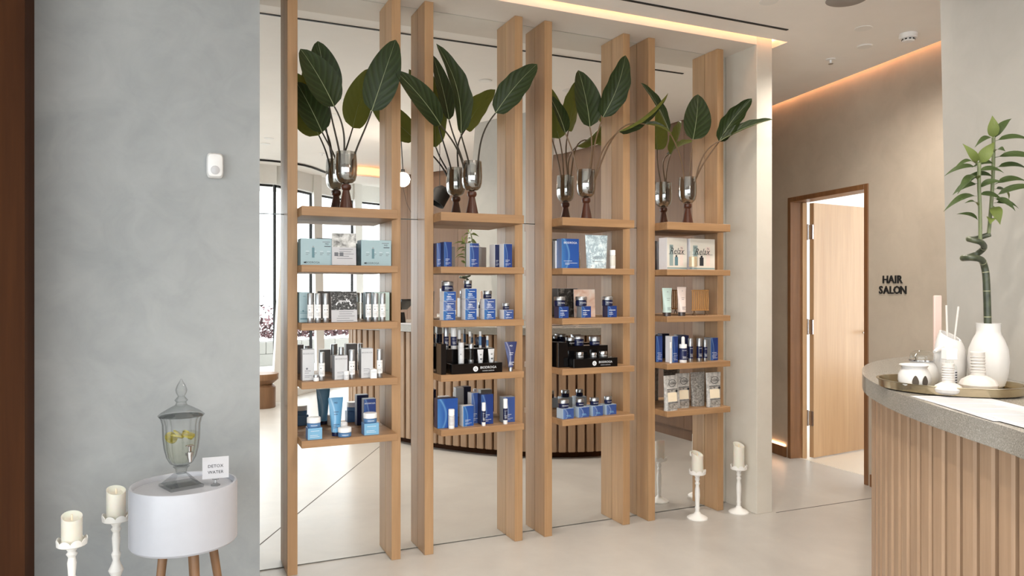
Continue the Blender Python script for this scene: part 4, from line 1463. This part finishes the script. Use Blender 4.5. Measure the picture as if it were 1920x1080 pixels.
# drink dispenser
t = thing('drink_dispenser', 'cut glass drink dispenser urn with lid on the white side table', 'dispenser', (.030, 3.135, .6424), .35)
b = MB()
b.box(-.062, -.062, 0, .062, .062, .012, M_crystal, .002)
rings = []
for (hw, z) in ((.056, .012), (.030, .040), (.020, .052)):
    rings.append([(hw, hw, z), (-hw, hw, z), (-hw, -hw, z), (hw, -hw, z)])
b.loft(rings, M_crystal)
b.lathe([(.018, .052), (.020, .060), (.022, .070), (.030, .078), (0, .079)], M_crystal, 20)
b.build('glass_foot', t)
c = MB()
outer = [(.020, .080), (.040, .092), (.052, .115), (.060, .150), (.064, .185), (.065, .215), (.066, .240), (.072, .262), (.078, .270)]
c.lathe(outer, M_crystal, 96, None, 1, 1, .035, 16)
urn = c.build('glass_urn', t)
wv = MB()
wv.lathe([(0, .088), (.034, .096), (.047, .118), (.055, .150), (.058, .185), (.0585, .205), (0, .205)], M_water, 32)
wv.build('water', urn)
for (x, y, z, a, b_) in ((.018, -.022, .198, .25, .1), (-.022, -.012, .196, -.2, .3), (.0, .024, .199, .2, .6), (-.030, .02, .188, .9, .2), (.03, .012, .192, -.3, .9)):
    Ml_ = Matrix.Translation((x, y, z)) @ Matrix.Rotation(a, 4, 'X') @ Matrix.Rotation(b_, 4, 'Y')
    f = MB()
    f.lathe([(0, -.003), (.021, -.003), (.021, .003), (0, .003)], M_lemon, 20, Ml_)
    f.lathe([(.021, -.0033), (.0235, -.0033), (.0235, .0033), (.021, .0033)], M_lemonr, 20, Ml_)
    f.build('lemon_slice', urn)
l_ = MB()
l_.lathe([(0, .2705), (.082, .2705), (.083, .275), (.070, .286), (.040, .303), (.022, .312), (.018, .322), (.024, .330), (.018, .338), (.012, .345), (.019, .358), (.021, .370), (.015, .388), (.006, .402), (.003, .410), (0, .411)], M_crystal, 16)
l_.build('glass_lid', t, 20)
f = MB()
f.tube([(.0, -.060, .135), (.0, -.085, .135)], .009, M_chrome, 12)
f.tube([(.0, -.084, .146), (.0, -.084, .128), (.0, -.088, .108)], [.011, .010, .006], M_chrome, 12)
f.box(-.005, -.089, .146, .005, -.079, .170, M_chrome, .002)
f.box(-.014, -.091, .166, .014, -.077, .172, M_chrome, .002)
f.build('tap', urn)
# sign card in its clip
t = thing('sign_card_holder', 'small clear clip stand holding the DETOX WATER card', 'holder', (.150, 3.100, .6424), -.05)
b = MB()
b.lathe([(0, 0), (.017, 0), (.017, .004), (.006, .010), (.004, .022), (0, .022)], M_crystal, 20)
b.box(-.012, -.004, .022, .012, .010, .036, M_crystal, .002)
b.build('clip', t)
t = thing('sign_card', 'white card reading DETOX WATER on the side table', 'sign', (.150, 3.092, .672), -.05)
MB().box(-.047, -.002, 0, .047, 0, .082, M_paper).build('card_panel', t)
f = MB()
f.text('DETOX', 0, .047, -.0026, .0165, M_inkd)
f.text('WATER', 0, .024, -.0026, .0165, M_inkd)
f.build('card_print', t)

# wall sensor
t = thing('motion_sensor', 'white rounded motion sensor box on the grey wall', 'sensor', (.172, 3.62, 1.945), 0)
b = MB()
rings = []
for (k, y) in ((.92, -.0005), (1.0, -.008), (1.0, -.022), (.86, -.036), (.5, -.042)):
    rings.append([(.035 * k * math.copysign(abs(math.cos(q)) ** .4, math.cos(q)), y, .056 * k * math.copysign(abs(math.sin(q)) ** .4, math.sin(q))) for q in [2 * PI * j / 28 for j in range(28)]][::-1])
b.loft(rings, M_plastic)
b.build('housing', t)
l_ = MB()
l_.lathe([(.020, 0), (.019, .004), (.012, .009), (0, .011)], plain('lens_grey', (206, 206, 210), .4), 20, Matrix.Translation((0, -.0385, -.022)) @ Matrix.Rotation(PI / 2, 4, 'X'))
l_.build('lens', t)

# ------------------------------------------------------------------ reception desk
edge = [(2.35, .22), (2.0, .22), (1.70, .30), (1.535, .46), (1.53, .70), (1.635, .92), (1.765, 1.10), (1.87, 1.31), (1.98, 1.52), (2.13, 1.755), (2.35, 2.02), (2.66, 2.28), (2.95, 2.43), (3.25, 2.50), (3.55, 2.47), (3.78, 2.36)]
E_ = catmull([(x, y, 0) for x, y in edge], 8)
def offs(P, dlt):
    out = []
    for i in range(len(P)):
        t_ = (P[min(len(P) - 1, i + 1)] - P[max(0, i - 1)]).normalized()
        n_ = Vector((t_.y, -t_.x, 0))
        out.append(P[i] + n_ * dlt)
    return out
desk = thing('reception_desk', 'curved reception desk with vertical oak slats and grey stone top', 'desk', (0, 0, 0))
inner = [(3.72, 1.98), (3.2, 1.96), (2.915, 2.035), (2.83, 2.025), (2.475, 1.155), (2.42, 1.00), (2.38, .70)]
ct = MB()
ct.prism([(p.x, p.y) for p in E_] + inner, 1.014, 1.074, M_stone)
ct.build('countertop', desk, 25)
bk = MB()
o1, o2 = offs(E_, .075), offs(E_, .095)
bk.prism([(p.x, p.y) for p in o1] + [(p.x, p.y) for p in o2[::-1]], .05, 1.0135, M_frame)
bk.build('backing_panel', desk)
kk = MB()
o1, o2 = offs(E_, .11), offs(E_, .125)
kk.prism([(p.x, p.y) for p in o1] + [(p.x, p.y) for p in o2[::-1]], 0.0, .0495, M_brown)
kk.build('toe_kick', desk)
smesh = MB().box(-.030, 0, .055, .030, .034, 1.0135, M_slat, .006).mesh('slat')
line = resample(offs(E_, .034), .078)
for i in range(len(line)):
    p = line[i]
    t_ = (line[min(len(line) - 1, i + 1)] - line[max(0, i - 1)]).normalized()
    o = bpy.data.objects.new('slat', smesh)
    COL.objects.link(o)
    o.parent = desk
    o.location = (p.x, p.y, 0)
    o.rotation_euler = (0, 0, math.atan2(t_.y, t_.x) + PI)

# ------------------------------------------------------------------ things on the counter
TZ = 1.0744
def Dp(px, dpt):
    pass
tr_rot = math.radians(-24.3)
t = thing('serving_tray', 'oval antique brass tray on the stone counter', 'tray', (2.250, 1.612, TZ), math.radians(-74))
b = MB()
sx, sy = .208, .168
b.lathe([(0, 0), (.90, 0), (.985, .004), (1.0, .026), (1.03, .028), (1.03, .030), (.985, .030), (.965, .008), (0, .006)], M_brass, 72, None, sx, sy)
b.build('tray_pan', t)
TT = TZ + .0065

t = thing('oil_burner', 'squat white ceramic oil burner with leaf cut-outs at the left of the tray', 'burner', (2.122, 1.634, TT), -.3)
b = MB()
prof = [(.030, 0), (.042, .012), (.047, .030), (.046, .048), (.038, .064), (.035, .070), (.040, .076), (.044, .078), (.042, .080), (.034, .074), (.030, .070), (0, .066)]
b.lathe([(0, 0)] + prof, M_ceramic, 40)
b.build('burner_body', t)
for a in (-.55, .05, 1.5):
    f = MB()
    pts = []
    for k in range(14):
        q = 2 * PI * k / 14
        u = math.cos(q) * .009 * (1 - .35 * math.sin(q))
        v = math.sin(q) * .016
        ang_ = a + u / .047
        r = .0486 - abs(v) * .05
        pts.append((r * math.sin(ang_), -r * math.cos(ang_), .033 + v))
    f.add(pts, [tuple(range(14))], plain('burner_hole_shade', (70, 62, 54), .9))  # dark patch on the closed wall paints the shade inside the cut-out
    f.build('leaf_opening_shade', t)

t = thing('clip_jar', 'white ceramic jar with clear clip lid and little spoon behind the oil burner', 'jar', (2.240, 1.697, TT), .2)
MB().lathe([(0, 0), (.034, 0), (.046, .016), (.049, .036), (.045, .058), (.036, .074), (.034, .082), (0, .082)], M_ceramic, 36).build('jar_body', t)
MB().lathe([(0, .0825), (.037, .0825), (.038, .094), (.034, .106), (.020, .114), (0, .116)], M_clear, 28).build('glass_lid', t)
w_ = MB()
w_.lathe([(.0375, .081), (.0395, .081), (.0395, .085), (.0375, .085)], M_chrome, 28)
w_.tube([(.039, 0, .084), (.050, 0, .070), (.046, 0, .055)], .0016, M_chrome, 6)
w_.tube([(-.039, 0, .084), (-.045, 0, .098), (-.036, 0, .106)], .0016, M_chrome, 6)
w_.build('wire_clip', t)
sp = MB()
sp.tube([(.020, -.03, .110), (.050, -.036, .122), (.066, -.038, .126)], [.006, .009, .006], M_ceramic, 10)
sp.build('spoon', t)

t = thing('diffuser_vase', 'white oval vase with slanted oval opening holding two reed sticks', 'vase', (2.346, 1.675, TT), tr_rot)
rings = []
nn = 36
for i in range(13):
    s_ = i / 12
    rr = .052 * math.sqrt(1 - ((s_ - .42) / .75) ** 2)
    tw = s_ ** 3
    ring = []
    for k in range(nn):
        a = 2 * PI * k / nn
        zz = .168 * s_ - tw * (.012 * math.cos(a) - .012 * math.sin(a) + .006)
        ring.append((rr * math.cos(a), rr * .72 * math.sin(a), zz))
    rings.append(ring)
inn = [[(p[0] * .86, p[1] * .80, p[2] - .002) for p in rings[-1]], [(p[0] * .9, p[1] * .8, p[2] - .05) for p in rings[-1]]]
b = MB()
b.loft(rings + inn, M_ceramic)
b.build('vase_body', t)
for (dx, tipx, nm) in ((-.010, -.016, 'left'), (.006, .024, 'right')):
    a = Matrix.Rotation(tr_rot, 3, 'Z')
    p0, p1 = a @ Vector((dx, -.004, .10)), a @ Vector((tipx, -.006, .262 if nm == 'left' else .258))
    s_ = MB().tube([Vector(p0) + Vector((2.346, 1.675, TT)), Vector(p1) + Vector((2.346, 1.675, TT))], .0032, M_cloth, 8)
    tag(s_.build('reed_stick'), 'pale reed stick, %s of the two in the white diffuser' % nm, 'stick', 'reed sticks')

t = thing('pink_stand', 'slim dusty pink upright bar behind the white diffuser', 'ornament', (2.430, 1.782, TZ), tr_rot)
MB().box(-.0135, -.006, .008, .0135, .006, .30, M_pinkbar, .003).build('upright', t)
MB().box(-.03, -.02, 0, .03, .02, .008, M_pinkbar, .002).build('base', t)

t = thing('lotion_bottle', 'small clear bottle with square white cap and patterned label behind the herbal compress', 'bottle', (2.238, 1.600, TT), tr_rot)
MB().lathe([(0, 0), (.020, 0), (.021, .004), (.021, .070), (.012, .084), (.011, .092), (0, .092)], M_clear, 24).build('bottle_body', t)
MB().box(-.0175, -.0175, .092, .0175, .0175, .128, M_plastic, .003).build('cap', t)
f = MB()
f.wrapq(-.9, .9, .015, .062, .0215, M_paper, 8)
for k in range(5):
    f.wrapq(.25, .75, .020 + .008 * k, .024 + .008 * k, .0219, M_inkd, 3)
f.build('printed_label', t)

def compress(x, y, r, hz, nz, lab, lean):
    t = thing('herbal_compress', lab, 'compress', (x, y, TT), .2, 'herbal compress balls')
    b = MB()
    pr = [(0, 0), (r * .62, 0), (r * .92, hz * .18), (r, hz * .42), (r * .86, hz * .72), (r * .52, hz * .93), (r * .38, hz), (0, hz)]
    b.lathe(pr, M_cloth, 48, None, 1, 1, .025, 12)
    b.build('cloth_ball', t)
    h_ = MB()
    rn = r * (.42 if r < .045 else .38)
    h_.tube([(0, 0, hz - .004), (lean * .4, 0, hz + nz * .4), (lean, 0, hz + nz)], [rn * 1.02, rn * .92, rn], M_cloth, 18)
    for k in range(6):
        z = hz + nz * (.12 + .13 * k)
        h_.lathe([(rn * .95, z), (rn * 1.06, z + .002), (rn * .95, z + .004)], M_cloth, 18, Matrix.Translation((lean * (.12 + .13 * k), 0, 0)))
    h_.build('tied_handle', t)
compress(2.128, 1.526, .0395, .036, .056, 'smaller white herbal compress ball with wrapped handle, left of two', .001)
compress(2.270, 1.528, .0530, .050, .072, 'larger white herbal compress ball with wrapped handle, right of two', -.006)

# white vase with the bamboo
VB = (2.421, 1.590)
t = thing('bottle_vase', 'tall white ceramic vase holding the lucky bamboo', 'vase', (2.392, 1.577, TT), 0)
b = MB()
b.lathe([(0, 0), (.036, 0), (.046, .008), (.055, .045), (.0585, .085), (.055, .125), (.044, .155), (.036, .170), (.0335, .182), (.0345, .203), (.035, .206), (.031, .206), (.028, .190), (0, .150)], M_ceramic, 48)
b.build('vase_body', t)

t = thing('lucky_bamboo', 'curled lucky bamboo cane with two leafy shoots in the white vase', 'plant', (2.392, 1.577, TT + .152), 0)
O_ = Vector((VB[0], VB[1], TT + .152))
def rel(p):
    return Vector(p) - O_ + Vector((0, -.006, 0))
stem = [(2.419, 1.597, 1.238), (2.419, 1.597, 1.282), (2.417, 1.598, 1.365), (2.414, 1.599, 1.435), (2.407, 1.601, 1.473), (2.374, 1.590, 1.491), (2.338, 1.596, 1.496), (2.345, 1.628, 1.496), (2.389, 1.643, 1.500), (2.418, 1.629, 1.513),
        (2.408, 1.602, 1.530), (2.371, 1.586, 1.544), (2.346, 1.596, 1.552), (2.362, 1.622, 1.558), (2.405, 1.628, 1.560), (2.442, 1.605, 1.574)]
sp_ = catmull([rel(p) for p in stem], 6)
n = len(sp_)
MB().tube(sp_, [.0112 - .0030 * i / n for i in range(n)], M_cane_g, 12).build('cane', t)
rg = MB()
for i in (8, 14, 20, 27, 42, 60, 76):
    d_ = (sp_[i + 1] - sp_[i]).normalized()
    rg.tube([sp_[i] - d_ * .0012, sp_[i] + d_ * .0012], .0118 - .0030 * i / n, M_ring, 12)
rg.build('node_ring', t)
sh1 = [(2.387, 1.600, 1.553), (2.386, 1.600, 1.642), (2.384, 1.602, 1.729), (2.388, 1.604, 1.801)]
sh2 = [(2.436, 1.606, 1.568), (2.447, 1.606, 1.645), (2.456, 1.604, 1.769), (2.440, 1.592, 1.885)]
for s_ in (sh1, sh2):
    MB().tube(catmull([rel(p) for p in s_], 5), .0056, M_shoot, 9).build('shoot', t)
LV = [((2.390, 1.606, 1.796), (2.420, 1.576, 1.866), .030, 1), ((2.388, 1.608, 1.799), (2.345, 1.630, 1.864), .020, 1), ((2.387, 1.611, 1.794), (2.258, 1.600, 1.771), .018, 0), ((2.387, 1.611, 1.789), (2.310, 1.668, 1.762), .020, 0),
      ((2.386, 1.611, 1.760), (2.292, 1.610, 1.697), .024, 0), ((2.386, 1.608, 1.735), (2.325, 1.650, 1.700), .024, 0), ((2.386, 1.610, 1.695), (2.268, 1.640, 1.643), .022, 0), ((2.387, 1.605, 1.615), (2.330, 1.640, 1.638), .017, 0),
      ((2.387, 1.605, 1.720), (2.42, 1.548, 1.735), .024, 0), ((2.438, 1.592, 1.879), (2.434, 1.592, 1.955), .026, 1), ((2.438, 1.590, 1.876), (2.505, 1.575, 1.948), .022, 0), ((2.434, 1.591, 1.883), (2.360, 1.600, 1.848), .018, 0),
      ((2.441, 1.590, 1.872), (2.545, 1.530, 1.862), .022, 0), ((2.445, 1.592, 1.820), (2.545, 1.500, 1.790), .026, 0), ((2.446, 1.592, 1.787), (2.552, 1.545, 1.772), .022, 0), ((2.450, 1.594, 1.735), (2.530, 1.540, 1.739), .024, 0),
      ((2.450, 1.596, 1.695), (2.545, 1.500, 1.713), .024, 0), ((2.452, 1.598, 1.675), (2.510, 1.556, 1.655), .018, 0), ((2.452, 1.600, 1.665), (2.436, 1.568, 1.602), .027, 1), ((2.440, 1.600, 1.625), (2.402, 1.578, 1.602), .022, 1),
      ((2.442, 1.592, 1.836), (2.418, 1.540, 1.830), .022, 0), ((2.386, 1.609, 1.775), (2.445, 1.560, 1.765), .020, 0), ((2.386, 1.609, 1.745), (2.300, 1.575, 1.735), .018, 0), ((2.386, 1.609, 1.70), (2.44, 1.56, 1.675), .020, 0),
      ((2.446, 1.592, 1.80), (2.39, 1.63, 1.79), .020, 0), ((2.449, 1.594, 1.755), (2.36, 1.64, 1.752), .022, 0), ((2.450, 1.596, 1.72), (2.53, 1.60, 1.69), .020, 0), ((2.452, 1.598, 1.69), (2.475, 1.545, 1.645), .020, 0), ((2.386, 1.606, 1.66), (2.312, 1.600, 1.668), .014, 0)]
for i, (a, b_, w_, young) in enumerate(LV):
    a, b_ = rel(a), rel(b_)
    ax = b_ - a
    L = ax.length
    up = Vector((-.55, -.45, .75)) if not young else Vector((-.75, -.6, .2))
    side = ax.cross(up).normalized()
    nor = side.cross(ax).normalized()
    vs, fs, uv = [], [], []
    n = 12
    for k in range(n + 1):
        v = k / n
        droop = 4 * v * (1 - v) * L * .16
        c = a + ax * v + nor * droop
        wv = math.sin(PI * min(1, v ** .72)) ** 1.15 * w_ * .62 + .0004
        if v < .13:
            wv = w_ * .06
        for u in (-1, 0, 1):
            vs.append(c + side * (wv * u) + nor * (.35 * wv * abs(u)))
            uv.append((.5 + u * .5, v))
    for k in range(n):
        for j in range(2):
            fs.append((k * 3 + j, k * 3 + j + 1, k * 3 + j + 4, k * 3 + j + 3))
    me = bpy.data.meshes.new('leaf')
    me.from_pydata([tuple(p) for p in vs], [], fs)
    ly = me.uv_layers.new(name='UVMap')
    for lp in me.loops:
        ly.data[lp.index].uv = uv[lp.vertex_index]
    me.materials.append(M_leafL if young else M_leafB)
    me.polygons.foreach_set('use_smooth', [True] * len(fs))
    if me.polygons[n].normal.dot(up) < 0:
        me.flip_normals()
    o = bpy.data.objects.new('leaf', me)
    COL.objects.link(o)
    o.parent = t

# price sheets on the counter
for k, (x, y, a, nm) in enumerate(((2.055, 1.395, -.455, 'farthest from the camera'), (1.985, 1.270, -.49, 'second from the back'), (1.945, 1.175, -.42, 'third from the back'), (1.915, 1.09, -.47, 'nearest the camera'))):
    t = thing('paper_sheet', 'white printed sheet in the fan on the stone counter, %s' % nm, 'paper', (x, y, TZ + .0002 + .0008 * k), a, 'fanned printed sheets')
    MB().box(-.105, -.148, 0, .105, .148, .0006, M_paper).build('sheet', t)
    f = MB()
    for r in range(17):
        yy = .125 - r * .0155
        f.add([(-.09, yy, .0007), (.09 * random.uniform(.1, .9), yy, .0007), (.09 * .5, yy + .003, .0007), (-.09, yy + .003, .0007)][0:1] + [(.02 + .06 * random.random(), yy, .0007)] + [(.02 + .06 * random.random(), yy + .0028, .0007), (-.09, yy + .0028, .0007)], [(0, 1, 2, 3)], M_ink)
    f.build('printed_lines', t)
t = thing('tablet_stand', 'black tablet on a stand at the far end of the counter, seen in the mirror', 'tablet', (1.93, .98, TZ), -.6)
MB().lathe([(0, 0), (.060, 0), (.058, .012), (.045, .10), (0, .10)], M_black, 24).build('stand', t)
MB().box(-.10, -.012, 0, .10, .012, .14, M_black, .004, Matrix.Translation((0, 0, .13)) @ Matrix.Rotation(-.9, 4, 'X')).build('tablet', t)
t = thing('paper_pile', 'white papers lying at the rounded end of the counter', 'paper', (1.80, .62, TZ), .4)
MB().box(-.105, -.148, 0, .105, .148, .012, M_paper).build('sheets', t)

# stool by the windows (seen in the mirror)
t = thing('wooden_stool', 'round wooden block stool by the windows, seen at the left edge of the mirror', 'stool', (.955, -1.45, 0), 0)
MB().lathe([(0, 0), (.15, 0), (.155, .01), (.155, .24), (.12, .275), (0, .275)], M_leg, 36).build('base', t)
MB().lathe([(0, .2755), (.12, .2755), (.185, .33), (.19, .39), (.185, .40), (0, .40)], M_leg, 36).build('seat', t)

# ------------------------------------------------------------------ ceiling fittings
def downlight(x, y, lab, power=SPOT_W, lamp=True):
    t = thing('downlight', lab, 'ceiling light', (x, y, CZ), 0, 'recessed downlights')
    MB().lathe([(.030, -.0035), (.048, -.0035), (.050, -.0005), (.030, -.0005)], M_white, 28).build('trim_ring', t)
    MB().lathe([(0, -.0015), (.030, -.0015), (.030, -.001), (0, -.001)], M_lamp, 24).build('lamp_disc', t)
    if lamp:
        L = bpy.data.lights.new('spot', 'SPOT')
        L.energy = power
        L.color = (1.0, .92, .82)
        L.spot_size = math.radians(150)
        L.spot_blend = 1.0
        L.shadow_soft_size = .04
        o = bpy.data.objects.new('lamp_light', L)
        COL.objects.link(o)
        o.parent = t
        o.location = (0, 0, -.03)
DL = [(3.72, 3.20, 'near the ceiling smoke detector'), (2.91, 3.11, 'at the top edge of the picture before the rightmost shelves'), (2.80, 2.67, 'reflected above the third vase'), (2.11, 2.65, 'reflected above the second vase'), (1.30, 1.65, 'first of the pair reflected beside the leftmost leaves'),
      (1.30, 1.08, 'second of the pair reflected beside the leftmost leaves'), (.90, -.25, 'first of the pair at the left edge of the mirror'), (.90, -.57, 'second of the pair at the left edge of the mirror')]
for k, (x, y, nm) in enumerate(DL):
    downlight(x, y, 'small round warm ceiling downlight ' + nm, SPOT_W * (1.1, .2, .35, .4, 1.2, 1.2, 1.2, 1.2)[k])
t = thing('smoke_detector', 'round white smoke detector on the ceiling at the right', 'detector', (4.05, 3.16, CZ), 0)
MB().lathe([(0, -.001), (.052, -.001), (.052, -.022), (.046, -.030), (0, -.030)], M_plastic, 32).build('base', t)
b = MB()
b.lathe([(.034, -.0305), (.036, -.042), (.030, -.048), (0, -.050)], M_plastic, 28)
b.build('chamber', t)
b = MB()
for k in range(10):
    a = 2 * PI * k / 10
    b.box(-.006, -.0012, -.040, .006, .0012, -.033, M_blackm, 0, Matrix.Rotation(a, 4, 'Z') @ Matrix.Translation((0, -.0360, 0)))
b.build('vent_slots', t)
t = thing('ceiling_speaker', 'round grey ceiling speaker cut by the top edge of the picture', 'speaker', (3.27, 2.92, CZ), 0)
MB().lathe([(0, -.003), (.10, -.003), (.105, -.0005), (0, -.0005)], plain('grille_grey', (160, 156, 152), .7), 40).build('grille', t)
t = thing('sprinkler', 'small white sprinkler head on the ceiling', 'sprinkler', (4.02, 3.72, CZ), 0)
MB().lathe([(0, -.001), (.032, -.001), (.030, -.006), (.008, -.008), (.007, -.030), (0, -.030)], M_plastic, 20).build('escutcheon', t)
MB().lathe([(0, -.032), (.016, -.032), (.016, -.034), (0, -.034)], M_chrome, 16).build('deflector', t)
t = thing('ceiling_cover_disc', 'flat white cover disc on the ceiling behind the downlight', 'cover', (4.00, 3.43, CZ), 0)
MB().lathe([(0, -.008), (.042, -.008), (.048, -.0005), (0, -.0005)], M_white, 28).build('disc', t)
t = thing('sprinkler', 'sprinkler head near the windows, seen in the mirror', 'sprinkler', (1.55, -.9, CZ), 0)
MB().lathe([(0, -.001), (.032, -.001), (.030, -.006), (.008, -.008), (.007, -.030), (0, -.030)], M_plastic, 20).build('escutcheon', t)
t = thing('curtain_track', 'thin black curved ceiling track along the windows, seen in the mirror', 'track', (0, 0, 0), 0)
tk = catmull([(x + .20, y + .40, CZ - .014) for x, y in FP[2:8]], 6)
MB().tube(tk, .012, M_blackm, 6).build('rail', t)

# pendants over the desk, seen in the mirror
t = thing('globe_pendant', 'glowing globe pendant lamp on a thin rod over the desk, seen in the mirror', 'pendant lamp', (2.05, .60, CZ), 0)
MB().lathe([(0, -.001), (.03, -.001), (.028, -.025), (0, -.027)], M_blackm, 16).build('ceiling_rose', t)
MB().tube([(0, 0, -.026), (.02, 0, -.37)], .005, M_blackm, 8).build('rod', t)
MB().lathe([(0, -.365), (.018, -.365), (.022, -.40), (0, -.40)], M_blackm, 16, Matrix.Translation((.02, 0, 0))).build('socket', t)
MB().lathe([(0, -.40)] + [(.07 * math.sin(PI * k / 14), -.465 + .07 * math.cos(PI * k / 14)) for k in range(1, 14)] + [(0, -.535)], M_globe, 28, Matrix.Translation((.02, 0, 0))).build('globe', t)
MB().tube([(.02, 0, -.535), (.06, 0, -.70), (.14, 0, -.86), (.26, 0, -.90)], .0018, M_blackm, 5).build('cord', t)
t = thing('spot_pendant', 'matt black tilted can shade hanging over the desk, seen in the mirror', 'pendant lamp', (2.48, .52, CZ), 0)
MB().tube([(0, 0, -.001), (0, 0, -.50)], .003, M_blackm, 6).build('cord', t)
Mt = Matrix.Translation((0, 0, -.60)) @ Matrix.Rotation(.55, 4, 'Y')
MB().lathe([(0, .105), (.05, .10), (.09, .05), (.095, -.09), (.090, -.09), (.085, .045), (0, .09)], M_blackm, 28, Mt).build('shade', t)

# ------------------------------------------------------------------ daylight portals in the window openings
def portal(a, b, z0, z1):
    a, b = Vector(a), Vector(b)
    L = bpy.data.lights.new('portal', 'AREA')
    L.shape = 'RECTANGLE'
    L.size = (b - a).length
    L.size_y = z1 - z0
    L.cycles.is_portal = True
    o = bpy.data.objects.new('window_portal', L)
    COL.objects.link(o)
    d_ = (b - a).normalized()
    n_ = Vector((-d_.y, d_.x, 0))       # into the room
    c = (a + b) / 2
    o.matrix_world = Matrix(((d_.x, 0, -n_.x, c.x - n_.x * .12), (d_.y, 0, -n_.y, c.y - n_.y * .12), (0, 1, 0, (z0 + z1) / 2), (0, 0, 0, 1)))
for a, b in zip(FP[:-1], FP[1:-1]):
    portal(a, b, .1, 2.7)
portal((8.62, 2.4), (8.62, 6.9), .15, 2.8)
portal((6.9, 2.3), (8.5, 2.3), .15, 2.8)  # opening of the added salon side window
